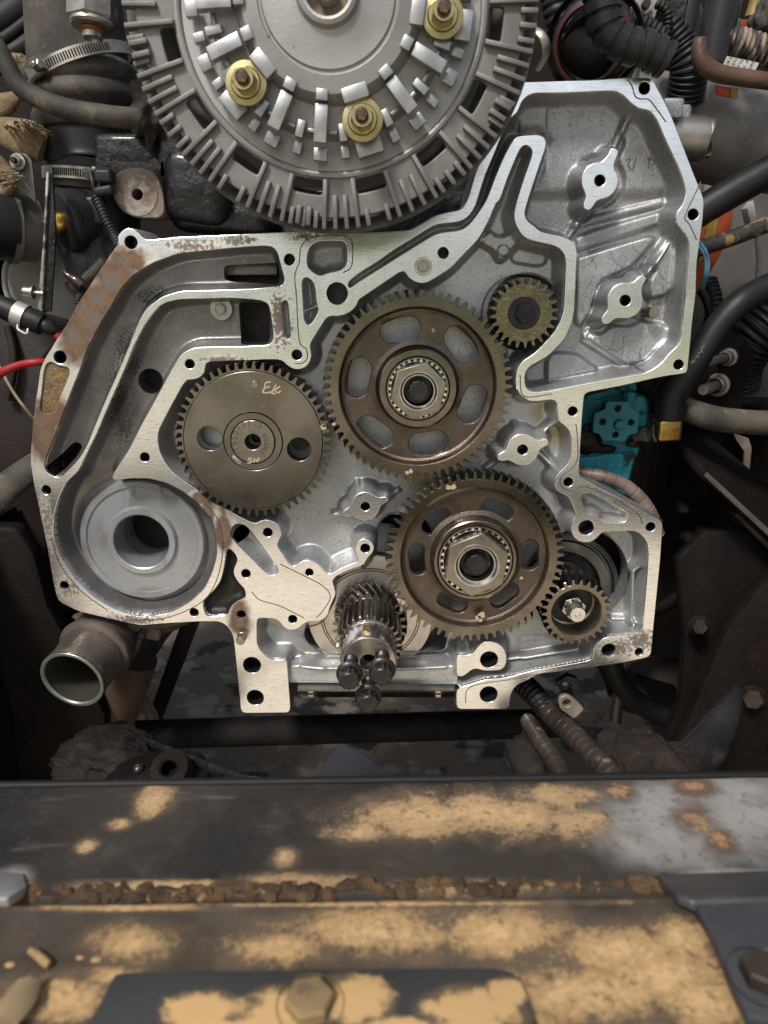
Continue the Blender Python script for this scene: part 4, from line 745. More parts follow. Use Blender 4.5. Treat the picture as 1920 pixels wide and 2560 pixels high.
# charge air hose with bellows
A_ = thing('air_hose', 'thick black rubber air hose with bellows, upper left beside the fan clutch', 'air hose', P(225, 300, .12))
obj('upper_pipe', tube([(182, -80, .13), (186, 30, .13), (198, 180, .13)], [116, 117, 120], 40), M_DUSTRUB, A_)
def bell(s, r): return r*(1+.09*abs(math.sin(math.pi*s/.0245)))
obj('bellows', tube([(200, 165, .13), (212, 240, .13), (222, 330, .13)], [124, 128, 116], 48, ridge=(bell, 90)), M_DUSTRUB, A_)
obj('lower_pipe', tube([(224, 280, .13), (230, 380, .13), (232, 404, .13), (232, 412, .13), (233, 480, .13)], [112, 114, 118, 113, 110], 40), M_RUB, A_)
def clamp(name, label, p0, p1, rpx, slots, parent=None, seed=0, mm=None, ang=(R(190), R(330)), sx=None):
    g = thing(name, label, 'hose clamp', P(*p0), 'hose clamps on the air hose')
    a, b = P(*p0), P(*p1); d = (b-a); ln = d.length; r = rpx*S(*p0)
    obj('band', axial([(r*1.0, 0), (r*1.035, .0006), (r*1.035, ln-.0006), (r*1.0, ln)], a, b, 80), mm or M_CLAMP, g)
    M = align(a, d)
    tocam = (Vector((0, -DIST, 0))-a); loc = M.inverted().to_3x3() @ tocam; base = math.atan2(loc.z, loc.x)
    sb = box(ln*.42 if False else .0012, .0016, ln*.55, .0002, 1)
    for k in range(slots):
        t = base+(k-slots/2)*.047+seed; obj('band_slot', sb, M_DARK, g, M @ Matrix.Rotation(-t, 4, 'Y') @ Matrix.Translation((r*1.036, ln/2, 0)) @ Matrix.Rotation(R(90), 4, 'Z') @ Matrix.Rotation(R(90), 4, 'Y') if False else M @ Matrix.Rotation(-t, 4, 'Y') @ Matrix.Translation((r*1.036, ln/2, 0)) @ Matrix.Rotation(R(90), 4, 'X'))
    t = base+(sx if sx is not None else -.62)
    T = M @ Matrix.Rotation(-t, 4, 'Y') @ Matrix.Translation((r*1.07, ln/2, 0))
    h_ = obj('screw_housing', box(.010, ln*1.15, .020, .003, 3), mm or M_CLAMP, g, T)
    obj('clamp_screw', lathe([(0, -.006), (.0045, -.006), (.0055, -.005), (.0055, .004)], 6), mm or M_CLAMP, h_, T @ Matrix.Translation((.003, 0, .013 if (sx or -1) < 0 else -.013)) @ Matrix.Rotation(R(-90 if (sx or -1) < 0 else 90), 4, 'X'))
    return g
clamp('hose_clamp', 'wide dusty hose clamp tilted round the upper end of the air hose bellows', (204, 168, .13), (218, 201, .13), 137, 24, None, .05, None, sx=-.80)
clamp('hose_clamp', 'narrow clean hose clamp at the lower end of the black air hose', (233, 432, .13), (234, 464, .13), 114, 15, None, -.5, None, sx=.13)
T_ = thing('thermostat_housing', 'black plastic elbow housing below the air hose clamp at left', 'housing', P(230, 600, .12))
obj('neck', tube([(234, 440, .13), (234, 500, .13)], [104, 100], 40), M_PLAS, T_)
obj('elbow_body', tube([(236, 470, .13), (238, 520, .13), (246, 600, .13), (262, 680, .12), (280, 760, .12)], [100, 108, 100, 86, 74], 40), M_PLAS, T_)
obj('raised_panel', box(.040, .02, .034, .006, 3, Matrix.Translation(P(222, 530, .082)) @ Matrix.Rotation(R(-6), 4, 'Y')), M_PLAS, T_)
e0, e1 = P(215, 540, .10), P(146, 556, .075)
cap = obj('end_cap', axial([(.034, 0), (.034, .022), (.0365, .024), (.0365, .030), (.034, .032), (.030, .0335), (0, .034)], e0, e1, 56), M_PLAS, T_)
d_ = (e1-e0).normalized(); bp_ = e0+d_*.034
pl_ = obj('brass_plug', axial([(0, .020), (.0055, .020), (.0062, .018), (.0062, .008)], bp_, bp_+d_, 6), M_BRASS, T_); obj('plug_flange', axial([(.0, .009), (.0105, .009), (.0115, .006), (.0115, 0)], bp_, bp_+d_, 32), mat('yellow_brass', (.72, .50, .12), (.60, .40, .08), 80, 1, .35), pl_)
obj('mould_seam', tube([(246, 455, .075), (247, 560, .078), (262, 640, .08)], 1.2, 8), M_DARK, T_)
hose('coolant_hose', 'long dusty tan rubber hose slanting across the bellows at upper left', 'hose', [(-40, 60, .03), (-10, 110, .02), (12, 150, .02), (45, 211, .02), (90, 243, .02), (166, 272, .02), (271, 290, .02), (345, 297, .03)], [21, 22, 22, 23, 24, 25, 25, 25], M_DUSTRUB)
# sensor with orange seal
s0, s1 = P(231, -30, .03), P(232, 108, .024); sl_ = S(231, 40, .02); dd = s1-s0; U = dd.length/135
SE = thing('sensor', 'upside-down steel hex sensor with an orange seal ring, at the top left', 'sensor', s0)
obj('hex_body', axial([(0, 10*U), (56*sl_, 10*U), (62*sl_, 18*U), (62*sl_, 78*U), (56*sl_, 86*U), (0, 86*U)], s0, s1, 6), M_CLAMP, SE)
obj('collar', axial([(54*sl_, 84*U), (55*sl_, 92*U), (50*sl_, 98*U), (30*sl_, 100*U)], s0, s1, 40), M_CLAMP, SE)
obj('seal_ring', axial([(24*sl_, 98*U), (29*sl_, 101*U), (29*sl_, 106*U), (25*sl_, 110*U)], s0, s1, 36), mat('orange_seal', (.42, .13, .03), (.30, .09, .03), 60, 0, .4), SE)
obj('tip', axial([(24*sl_, 108*U), (25*sl_, 116*U), (24*sl_, 124*U), (20*sl_, 126*U), (17*sl_, 118*U), (0, 118*U)], s0, s1, 36), M_CLAMP, SE)
obj('shank', axial([(34*sl_, -60*U), (34*sl_, 12*U)], s0, s1, 30), M_RUSTPIPE, SE)
# woven sleeve
W_ = thing('woven_sleeve', 'torn tan woven heat sleeve with frayed edges at the left edge', 'cable sleeve', P(60, 340, .08))
obj('wrap', tube([(-40, 322, .10), (20, 332, .095), (72, 350, .09), (112, 372, .09)], [26, 38, 46, 36], 28, ecc=.7), M_BURLAP, W_)
obj('upper_wrap', tube([(-30, 280, .11), (8, 262, .11), (42, 240, .12)], [34, 30, 14], 24, ecc=.7), M_BURLAP, W_)
obj('far_wrap', tube([(30, 150, .16), (60, 165, .16), (85, 200, .16)], [18, 22, 12], 20), M_BURLAP, W_)
fr = []
rs = random.Random(3)
for k in range(130):
    t = rs.random(); px, py = (10+t*105, 318+t*20-28*math.sin(t*3)) if k < 75 else ((rs.uniform(20, 50), rs.uniform(140, 170)) if k < 95 else (rs.uniform(-5, 45), rs.uniform(420, 470)))
    L_ = rs.uniform(10, 30); a = rs.uniform(.1, 1.2) if k < 95 else rs.uniform(-.4, .9)
    q = [(px+L_*u*math.cos(a)+rs.uniform(-2, 2), py+L_*u*math.sin(a)*(1 if k < 75 else -.7)+rs.uniform(-2, 2), .05+rs.uniform(-.01, .03)) for u in (0, .4, .75, 1)]
    fr.append(sweep([P(*z) for z in q], [.0006, .0006, .0005, .0003], 5, False, 4))
obj('frayed_threads', join(fr), mat('frayed_thread', (.55, .45, .30), (.40, .31, .19), 90, 0, .8), W_, kind='stuff')
BK = thing('strap_bracket', 'grey steel strap bracket with a nut and washer, at the left edge below the sleeve', 'bracket', P(60, 440, .06))
obj('strap', plate([(26, 392), (40, 380), (66, 384), (79, 400), (90, 505), (45, 475)], .07, .004), M_GREYPIPE, BK)
c = P(45, 404, .066); k_ = S(45, 404, .066)
obj('washer', at(lathe([(0, -.002), (19*k_, -.002), (21*k_, 0), (21*k_, .003)], 30), *c), M_CLAMP, BK); n_ = obj('nut', at(hexa(14*k_, -.008, 0, 6, .3), *c), M_CLAMP, BK); obj('stud', at(lathe([(0, -.014), (6.5*k_, -.014), (7.5*k_, -.012), (7.5*k_, 0)], 24), *c), M_BLK, n_)
hose('lower_sleeve_end', 'ragged brown end of a woven sleeve hanging at the left edge', 'cable sleeve', [(-30, 395, .09), (5, 425, .09), (30, 455, .09), (-5, 500, .1)], [26, 24, 16, 18], M_BURLAP)
# black bracket casting under the fan
CB = thing('fan_bracket', 'greasy black cast fan bracket with a round rusty mounting pad', 'bracket', P(345, 450, .06))
def cbox(px, py, Y, wpx, hpx, dep_, bev, m, par, nm='block', ry=0):
    c = P(px, py, Y); k = S(px, py, Y); return obj(nm, box(wpx*k, dep_, hpx*k, bev, 4, Matrix.Translation(c) @ Matrix.Rotation(R(ry), 4, 'Y')), m, par)
cbox(335, 390, .10, 160, 88, .06, .010, M_GREASE, CB); cbox(350, 432, .10, 190, 66, .06, .008, M_GREASE, CB, 'web'); cbox(440, 405, .10, 64, 150, .06, .006, M_GREASE, CB, 'rib_plate', 6); cbox(500, 470, .09, 170, 170, .06, .02, M_GREASE, CB, 'arm', 8); cbox(560, 540, .11, 260, 90, .06, .02, M_GREASE, CB, 'lower_arm', 4)
c = P(343.5, 486, .06); k_ = S(343, 486, .06)
M_PAD = mat('rusty_mount_pad', (.34, .27, .22), (.24, .18, .145), 40, .3, .6, .2, .5, 300, .0008, layers=(dict(c=(.62, .58, .52), s=60, lo=.46, hi=.62, amt=.75, m=.6, r=.45), dict(c=(.06, .045, .035), s=150, lo=.62, hi=.72, amt=.8)))
pad_o = extr([rnd([(c.x-66*k_, c.z+10*k_), (c.x-52*k_, c.z+52*k_), (c.x, c.z+64*k_), (c.x+50*k_, c.z+55*k_), (c.x+66*k_, c.z), (c.x+64*k_, c.z-56*k_), (c.x-10*k_, c.z-54*k_), (c.x-48*k_, c.z-38*k_)], .012, 6), circ(c.x, c.z, 14*k_, 36)], .06, .10, .0012)
pd = obj('mounting_pad', pad_o, M_PAD, CB); obj('spot_face', at(lathe([(14*k_, -.0008), (50*k_, -.0008), (54*k_, .001)], 56), *c), M_PAD, pd); obj('pad_bore', at(lathe([(14.5*k_, 0), (14.5*k_, .03), (0, .03)], 30), *c), M_DARK, pd)
solo('mud_cake', lump(P(368, 285, .07), (.017, .02, .032), 2, .6, 2.5), mat('cracked_dry_mud', (.045, .036, .03), (.075, .06, .05), 40, 0, .85, .1, 1, 90, .004), 'cracked dark lump of caked mud between the hose and the fan clutch', 'mud')
LM = thing('wire_loom', 'black corrugated wire loom running down to the left ear of the gear housing', 'wire loom', P(265, 550, .03))
obj('conduit', tube([(240, 492, .045), (252, 520, .04), (268, 555, .035), (284, 585, .03), (298, 616, .02)], 13.5, 18, ridge=corr(.0042, .22, 140)), M_RUB, LM)
obj('lead', tube([(226, 430, .05), (232, 455, .045), (236, 475, .045), (241, 495, .045)], 6, 12), M_RUB, LM); obj('lead', tube([(238, 425, .05), (243, 445, .045), (249, 460, .045), (240, 478, .045), (234, 472, .045)], 4, 12), M_RUB, LM)
cbox(262, 478, .045, 50, 24, .014, .004, M_RUB, LM, 'connector', -8); cbox(262, 442, .05, 46, 34, .016, .004, M_RUB, LM, 'connector', 0)
PP = thing('grey_pipe', 'wide dull grey pipe end with a raised rim at the left edge', 'pipe', P(20, 565, .1))
obj('pipe', tube([(-80, 560, .10), (20, 566, .12), (78, 572, .14)], [84, 82, 80], 44), M_GREYPIPE, PP); obj('rim', tube([(20, 566, .115), (38, 568, .12)], [90, 89], 44), M_GREYPIPE, PP); obj('front_pipe', tube([(-90, 556, .075), (24, 563, .11)], [78, 80], 44), M_PLAS, PP)
FB = thing('bar_bracket', 'upright flat steel bracket with chipped white edge, left of the black elbow housing', 'bracket', P(110, 700, .03))
obj('web', plate([(121, 430), (131, 432), (139, 590), (127, 778), (102, 782), (112, 600)], .035, .004), M_GREASE, FB)
M_CHIP = mat('chipped_white_edge', (.62, .60, .55), (.30, .27, .24), 80, .2, .5, layers=(dict(c=(.05, .045, .04), s=70, lo=.5, hi=.6, amt=.9),))
obj('edge', plate([(115, 430), (122, 430), (113, 600), (104, 780), (93, 774), (107, 600)], .031, .006), M_CHIP, FB)
obj('foot', plate([(92, 770), (104, 780), (128, 788), (165, 798), (172, 812), (120, 808), (98, 797)], .03, .005), M_FRAME, FB)
b0, b1 = P(100, 733, .03), P(62, 729, .03); bo = obj('bolt', axial([(0, .0185), (.0055, .0185), (.006, .017), (.006, .0095), (.0075, .009), (.0075, .007), (.0026, .007), (.0026, -.004)], b0, b1, 24), M_CLAMP, FB)
CR_ = thing('cream_tank', 'grimy cream tank with a pale curved edge behind the flat bracket', 'tank', P(100, 700, .2))
obj('tank_side', plate([(12, 650), (60, 600), (100, 540), (186, 540), (205, 700), (195, 815), (100, 812), (24, 752), (12, 700)], .17, .02, .004), M_CREAM, CR_)
obj('edge_lip', tube([(30, 640, .16), (14, 668, .155), (12, 705, .155), (20, 740, .155), (34, 756, .16)], 7, 16), mat('pale_cream_lip', (.68, .66, .58), (.55, .53, .46), 30, 0, .45), CR_)
obj('tank_rib', plate([(138, 560), (182, 570), (200, 700), (160, 690)], .155, .006), M_CREAM, CR_)
HH = thing('heater_hose', 'black heater hose with pale spring clamp, at the left edge below the cream tank', 'hose', P(50, 788, .03))
obj('hose', tube([(-60, 748, .03), (0, 766, .03), (45, 785, .03), (92, 805, .03), (106, 811, .03)], [28, 28, 29, 28, 27], 30), M_RUB, HH); obj('inner_pipe', tube([(100, 809, .03), (122, 818, .03), (146, 829, .04)], [18, 17, 13], 24), M_PLAS, HH)
sc = thing('spring_clamp', 'pale flat spring clamp with two tangs round the black heater hose', 'hose clamp', P(52, 788, .03))
M_SPR = mat('pale_zinc_spring', (.50, .48, .43), (.42, .40, .35), 40, .6, .45)
obj('band', tube([(38, 782, .03), (66, 794, .03)], [31.5, 31.5], 40, caps=False), M_SPR, sc)
obj('tang', tube([(44, 812, .004), (46, 824, .0), (66, 834, .0), (70, 822, .004)], 3, 8), M_SPR, sc)
pg_ = thing('plug_connector', 'oily brown plug connector poking out left of the rusty housing edge', 'connector', P(185, 700, .02))
obj('plug_body', tube([(160, 680, .03), (172, 690, .03), (190, 702, .03), (207, 714, .03)], [6, 9, 15, 16], 18), mat('oily_brown_plug', (.06, .03, .028), (.03, .02, .018), 60, 0, .2, coat=.5), pg_); obj('lead', tube([(166, 704, .04), (168, 716, .04), (180, 730, .04), (196, 752, .04)], 4.5, 12), M_RUB, pg_)
obj('short_loom', tube([(196, 762, .04), (200, 745, .04), (212, 726, .035)], 12, 16, ridge=corr(.004, .25, 60)), M_RUB, pg_); obj('pale_loom', tube([(212, 700, .04), (235, 678, .04), (262, 652, .04)], 13, 16, ridge=corr(.0035, .3, 80)), mat('faded_loom', (.16, .15, .10), (.08, .075, .06), 50, 0, .6), pg_)
hose('red_cable', 'bright red battery cable entering at the left edge', 'cable', [(-40, 962, .04), (0, 934, .03), (45, 914, .03), (95, 905, .03), (150, 905, .05)], [11, 11, 10, 9, 9], M_CLR['red'])
hose('thin_wire', 'thin cream wire crossing under the red cable at left', 'wire', [(-20, 880, .08), (8, 935, .07), (40, 990, .07), (75, 1035, .07), (100, 1060, .08)], 4, mat('cream_wire', (.55, .45, .30), (.45, .36, .24), 60, 0, .5))
solo('red_connector', tube([(141, 836, .03), (150, 846, .03)], 10, 16), M_CLR['red'], 'small red plug tip at the end of the black heater pipe', 'connector')
# chassis
LFT = thing('left_inner_panel', 'dirty red-brown inner wing panel behind the red cable', 'body panel', P(40, 1000, .2))
obj('panel', plate([(-80, 780), (60, 800), (160, 830), (210, 880), (170, 1000), (150, 1250), (100, 1420), (-80, 1420)], .16, .006), M_RED, LFT); obj('panel_fold', tube([(20, 815, .155), (35, 900, .15), (20, 1000, .15)], 10, 14), M_RED, LFT)
solo('left_strut', tube([(-60, 1300, .07), (20, 1215, .09), (110, 1150, .12)], [40, 38, 34], 12, ecc=.6), M_DUSTRUB, 'dusty brown diagonal strut left of the gear housing', 'strut')
def rail(nm, label, xs, zz, yy, m):
    g = thing(nm, label, 'frame rail', ((xs[0]+xs[1])/2, 0, zz[0])); bm = bmesh.new()
    bmesh.ops.create_grid(bm, x_segments=60, y_segments=24, size=.5)
    for v in bm.verts:
        y, z = v.co.x, v.co.y; v.co = Vector((xs[0]+.012*mnoise.fractal(Vector((y*6, z*3, 2)), 1, 2, 4), yy[0]+(y+.5)*(yy[1]-yy[0]), zz[0]+(z+.5)*(zz[1]-zz[0])))
    obj('web', bm_mesh(bm, True, 60), m, g); obj('top_flange', box(abs(xs[1]-xs[0]), yy[1]-yy[0], .012, .004, 2, Matrix.Translation(((xs[0]+xs[1])/2, (yy[0]+yy[1])/2, zz[1]))), m, g)
    return g
RL = rail('left_frame_rail', 'dark rusty frame rail running back along the lower left', (-.52, -.62), (-.80, -.30), (-.32, 1.0), M_FRAME)
RR = rail('right_frame_rail', 'dark rusty frame rail with big hex bolts along the lower right', (.57, .66), (-.80, -.18), (-.32, 1.0), M_FRAME)
obj('horn_plate', plate([(-120, 1300), (40, 1322), (85, 1390), (120, 1520), (190, 1640), (262, 1790), (270, 2010), (-120, 2010)], .06, .03, .006), M_FRAME, RL)
obj('stiffener', plate([(255, 1480), (300, 1520), (320, 1600), (250, 1700), (150, 1660), (120, 1560)], .20, .02), M_FRAME, RL)
obj('rail_bolt', axial([(0, .016), (.012, .016), (.013, .014), (.013, 0)], P(120, 1625, .09), P(135, 1640, -.1), 6), M_FRAME, RL)
# ------------------------------------------------------------------ right side
BP2 = thing('aluminium_pipe', 'large weathered grey intake pipe going off to the right behind the gear housing corner', 'pipe', P(1780, 330, .17))
obj('pipe', tube([(1560, 300, .19), (1650, 314, .185), (1790, 338, .18), (1990, 372, .18)], [116, 116, 113, 110], 56), M_GREYPIPE, BP2)
M_SAT = mat('satin_steel_collar', (.33, .31, .28), (.27, .25, .225), 60, 1, .42, .1, .2, 300, .0003)
CS = thing('steel_collar', 'short machined steel tube end beside the right edge of the gear housing', 'tube', P(1730, 346, .05))
obj('tube', tube([(1665, 342, .05), (1750, 346, .05), (1754, 346, .05)], [52, 52, 49], 56), M_SAT, CS); obj('lug', box(.022, .02, .02, .003, 3, Matrix.Translation(P(1676, 275, .03))), M_CAST, CS); obj('boss_block', box(.025, .03, .05, .004, 3, Matrix.Translation(P(1684, 330, .05))), M_CAST, CS)
hose('radiator_hose', 'thick black dusty hose sloping up to the right edge beside the housing', 'hose', [(1700, 562, .07), (1761, 522, .07), (1838, 476, .07), (1960, 408, .07)], [36, 37, 38, 38], M_RUB)
hose('dirty_hose', 'thinner black hose crusted with orange mud, below the thick black sloping hose', 'hose', [(1710, 634, .07), (1758, 618, .07), (1838, 592, .07), (1960, 545, .07)], 20, mat('mud_crusted_rubber', (.02, .02, .02), (.04, .035, .03), 30, 0, .7, .1, .8, 200, .002, layers=(dict(c=(.34, .20, .09), s=70, st=((1, 1, .5), (0, R(-30), 0)), lo=.5, hi=.6, amt=.85),)))
TG = thing('orange_tag', 'orange warning sleeve with a yellow stripe between the two sloping hoses', 'tag', P(1790, 620, .14))
obj('sleeve', plate([(1752, 565), (1770, 546), (1834, 520), (1830, 565), (1800, 640), (1762, 705), (1735, 740), (1738, 640)], .15, .004), M_CLR['orange'], TG); obj('stripe', plate([(1777, 540), (1799, 532), (1788, 590), (1764, 640), (1746, 660), (1757, 610)], .1475, .001, 0), M_CLR['yellow'], TG)
for dx in (0, 9): hose('blue_wire', 'blue wire curling out beside the housing edge, ' + ('left of the pair', 'right of the pair')[dx > 0], 'wire', [(1744+dx, 612-dx*.3, .06), (1756+dx, 628, .05), (1764+dx*.8, 652, .05), (1763+dx*.7, 685, .05), (1753+dx*.6, 720, .06)], 3.4, M_CLR['blue'] if dx else M_CLR['blue'], 'blue wires')
RB = thing('right_liner', 'grimy pale inner panel behind the hoses on the right', 'body panel', P(1860, 700, .36))
obj('panel', plate([(1700, 420), (1990, 380), (1990, 1050), (1700, 1000)], .40, .01), mat('grimy_pale_panel', (.15, .14, .125), (.09, .08, .07), 8, 0, .55, layers=(dict(c=(.14, .09, .05), s=12, lo=.55, hi=.75, amt=.8),)), RB)
obj('rib', plate([(1868, 520), (1884, 500), (1895, 560), (1880, 575)], .30, .02), mat('pale_rib', (.55, .53, .46), (.42, .40, .34), 30, 0, .5), RB); obj('rib', plate([(1762, 450), (1776, 440), (1772, 500), (1758, 500)], .30, .01), M_CLR['white'], RB)
hose('pale_rope', 'pale rope hanging straight down at the right edge', 'rope', [(1890, 590, .25), (1897, 640, .25), (1894, 690, .25), (1886, 740, .25)], [5, 6, 6, 5], mat('pale_rope', (.50, .46, .38), (.35, .31, .25), 80, 0, .8))
V12 = thing('vent_hose', 'thick smooth black hose curving down to a brass elbow right of the housing', 'hose', P(1676, 1000, .08))
obj('hose', tube([(1990, 690, .10), (1900, 728, .09), (1845, 762, .08), (1790, 822, .08), (1745, 893, .08), (1705, 948, .08), (1680, 995, .08), (1674, 1046, .08)], [34, 34, 33, 32, 32, 34, 36, 36], 32), M_RUB, V12)
obj('crimp', tube([(1683, 1005, .08), (1676, 1034, .08)], [37.5, 37.5], 32), M_RUB, V12)
obj('printed_text', join([m for m in glyphs('LTT8', .008)], [Matrix.Translation(P(1752-9*i, 868+12*i, .0615)) @ Matrix.Rotation(R(55), 4, 'Y') for i in range(4)]), mat('grey_print', (.32, .32, .32)), V12)
BE = thing('brass_elbow', 'square brass elbow fitting under the thick black hose', 'fitting', P(1667, 1072, .08))
k_ = S(1667, 1072, .08); obj('elbow', box(58*k_, .030, 54*k_, .004, 3, Matrix.Translation(P(1667, 1072, .08)) @ Matrix.Rotation(R(-3), 4, 'Y')), M_BRASS, BE)
f0, f1 = P(1594, 1088, .10), P(1642, 1082, .085); obj('hex_nipple', axial([(.0085, -.004), (.0085, .008), (.0105, .0085), (.0105, .016), (.009, .0165), (.009, .020), (.0125, .0205), (.0125, .026)], f0, f1, 6), M_SAT, BE); obj('seal', axial([(.012, .018), (.0145, .019), (.0145, .022), (.012, .023)], f0, f1, 30), M_BLK, BE)
TP = thing('teal_pump', 'bright teal painted fuel pump with a cross-shaped cover plate', 'pump', P(1530, 1080, .1))
ty = .115
obj('pump_body', extr([L(rnd([(1440, 985), (1500, 968), (1560, 966), (1596, 985), (1618, 990), (1626, 1012), (1626, 1070), (1604, 1076), (1600, 1138), (1582, 1150), (1578, 1212), (1568, 1232), (1560, 1290), (1430, 1290)], 10), ty)], ty, .22, .006, 4), M_TEAL, TP)
obj('upper_flange', extr([L(rnd([(1470, 950), (1590, 950), (1596, 978), (1500, 1000), (1464, 1000)], 6), ty-.012)], ty-.012, ty+.05, .004, 3), M_TEAL, TP)
obj('side_cover', extr([L(rnd([(1572, 992), (1612, 990), (1622, 1010), (1622, 1068), (1598, 1074), (1560, 1060)], 10), ty-.014)], ty-.014, ty+.03, .005, 4), M_TEAL, TP)
obj('lower_step', extr([L(rnd([(1440, 1146), (1592, 1128), (1588, 1150), (1572, 1210), (1440, 1230)], 8), ty-.008)], ty-.008, ty+.05, .004, 3), M_TEAL, TP)
T7 = lambda *p: [(1420+x/3.318, 800+y/3.318) for x, y in p]
pY = ty-.028
pp = T7((320, 675), (520, 675), (525, 740), (590, 760), (580, 940), (495, 960), (480, 1010), (280, 1000), (270, 950), (205, 935), (220, 770), (310, 745))
cp = obj('cover_plate', extr([L(rnd(pp, 7, 4), pY)]+[pc(1420+x/3.318, 800+y/3.318, 8.5, pY) for x, y in ((415, 735), (290, 845), (525, 850), (395, 955))]+[pc(1546, 1061, 12, pY)], pY, pY+.007, .0009), M_TEALP, TP)
obj('plate_backing', extr([L(rnd([(1546+(x-1546)*.8, 1055+(y-1055)*.8) for x, y in pp], 7), pY)], pY+.0068, ty+.01, .002), M_DARK, TP)
c = P(1547, 1061, pY); k_ = S(1547, 1061, pY); obj('cover_bolt', at(hexa(13*k_, -.006, .004, 6, .2), *c), M_TEALP, cp); obj('bolt_dome', at(lathe([(0, -.0068), (8*k_, -.0066), (10*k_, -.0058)], 24), *c), M_TEALP, cp)
b0 = P(1574, 1000, ty-.02); obj('top_bolt', at(lathe([(0, -.008), (.0072, -.008), (.008, -.0065), (.008, .004)], 6, 'Z'), b0.x, b0.y, b0.z+.006), M_TEALP, TP)
obj('tar_patch', lump(P(1472, 1100, ty-.002), (.016, .006, .020), 5, .35, 2), M_OIL, TP); obj('tar_patch', lump(P(1500, 1122, ty-.002), (.022, .005, .006), 8, .3, 2), M_OIL, TP); obj('tar_patch', lump(P(1584, 1108, ty-.006), (.009, .005, .006), 4, .6, 2), M_OIL, TP)
def spir(pitch, depth, n): return (lambda s, r: r*(1-(depth if (s % pitch)/pitch > .84 else 0)-.03*((s % pitch)/pitch)), n)
M_SPIRAL = mat('worn_brown_hose_guard', (.26, .20, .165), (.17, .125, .10), 30, .45, .42, .15, .3, 300, .0006, layers=(dict(c=(.5, .47, .42), s=50, lo=.6, hi=.76, amt=.6, m=.8, r=.3),))
hose('spiral_hose', 'brown hose in a spiral guard, arching below the teal pump', 'hose', [(1425, 1172, .07), (1462, 1183, .065), (1515, 1193, .06), (1560, 1211, .06), (1598, 1243, .06), (1626, 1283, .06), (1645, 1335, .07)], [16, 16, 16, 16, 17, 17, 16], M_SPIRAL, ridge=spir(.0146, .16, 240))
BR2 = thing('bolted_plate', 'dark steel bracket plate with two studs and nuts on the right', 'bracket', P(1800, 930, .15))
obj('plate', plate([(1800, 838), (1824, 828), (1866, 846), (1882, 872), (1885, 902), (1850, 1030), (1716, 1030), (1722, 955), (1752, 895)], .16, .008), M_FRAME, BR2)
M_STUD = mat('dusty_zinc_stud', (.34, .30, .25), (.22, .19, .155), 60, .7, .5, .15, .4, 250, .0006, layers=(dict(c=(.6, .58, .54), s=70, lo=.6, hi=.7, amt=.6),))
for (n0, n1, rn, lab) in (((1822, 893, .155), (1772, 903, .11), 17, 'upper'), ((1795, 962, .155), (1757, 975, .10), 22, 'lower')):
    a, b = P(*n0), P(*n1); u = (b-a).length; k_ = S(*n0)
    nn_ = obj('nut', axial([(rn*1.3*k_, -.002), (rn*1.3*k_, .002), (rn*k_, .003), (rn*k_, .014), (rn*.8*k_, .0165)], a, b, 36), M_STUD, BR2); obj('stud', axial([(0, u), (rn*.52*k_, u), (rn*.6*k_, u-.002), (rn*.6*k_, 0)], a, b, 28), M_STUD, nn_)
hose('mud_hose', 'straight dusty brown hose reaching the right edge below the bolted plate', 'hose', [(1690, 1012, .11), (1770, 1042, .10), (1850, 1054, .10), (1980, 1060, .10)], [28, 31, 31, 31], M_DUSTRUB)
ST = thing('diagonal_brace', 'dusty dark diagonal chassis brace at the right edge', 'brace', P(1820, 1180, .12))
obj('upper_face', plate([(1690, 1086), (1765, 1080), (1990, 1270), (1990, 1385), (1765, 1178)], [.14, .18, .18, .10, .10], .012), M_FRAME, ST); obj('lower_edge', plate([(1768, 1180), (1990, 1385), (1990, 1405), (1762, 1192)], .098, .008), M_DUSTRUB, ST)
obj('gusset', plate([(1834, 1083), (1872, 1096), (1880, 1120), (1874, 1180), (1860, 1168), (1862, 1130), (1842, 1102)], .19, .006), mat('tan_gusset', (.28, .23, .18), (.2, .16, .12), 30, 0, .6), ST)
obj('second_edge', plate([(1835, 1286), (1848, 1284), (1990, 1420), (1990, 1440)], .12, .02), M_DUSTRUB, ST)
for px, py, rr_ in ((1755, 1216, 22), (1700, 1270, 18), (1765, 1335, 26), (1720, 1345, 18)): obj('lug', lump(P(px, py, .18), (rr_*1.3*.0005, .02, rr_*.0005), px, .15, 2, 3), M_FRAME, ST)
def bolt_on_rail(px, py, Y, r):
    a = P(px, py, Y); b = a+Vector((-.3, -.9, .1)); k = S(px, py, Y)
    o = obj('rail_bolt', axial([(0, .014), (r*.85*k, .014), (r*.95*k, .012), (r*.95*k, .003)], a, b, 6), M_DKB, RR); obj('bolt_washer', axial([(r*1.3*k, 0), (r*1.3*k, .003), (r*.9*k, .004)], a, b, 32), M_FRAME, o)
bolt_on_rail(1748, 1562, .12, 20); bolt_on_rail(1880, 1742, .055, 26)
obj('hanger_plate', plate([(1690, 1400), (1760, 1330), (1860, 1320), (1990, 1420), (1990, 1990), (1600, 1990), (1650, 1880), (1700, 1760), (1712, 1600)], .145, .02, .006), M_FRAME, RR)
obj('gusset_plate', plate([(2010, 1400), (1900, 1470), (1815, 1580), (1755, 1720), (1700, 1850), (1620, 2010), (2010, 2010)], .06, .03, .006), M_FRAME, RR)
obj('liner_fold', tube([(1846, 1725, -.0), (1822, 1780, -.03), (1780, 1850, -.06), (1720, 1930, -.10), (1680, 2000, -.14)], [14, 34, 50, 60, 66], 24, ecc=.7), mat('scuffed_black_liner', (.022, .02, .022), (.036, .033, .036), 14, 0, .36, layers=(dict(c=(.12, .09, .075), s=20, lo=.55, hi=.75, amt=.6),)), RR)
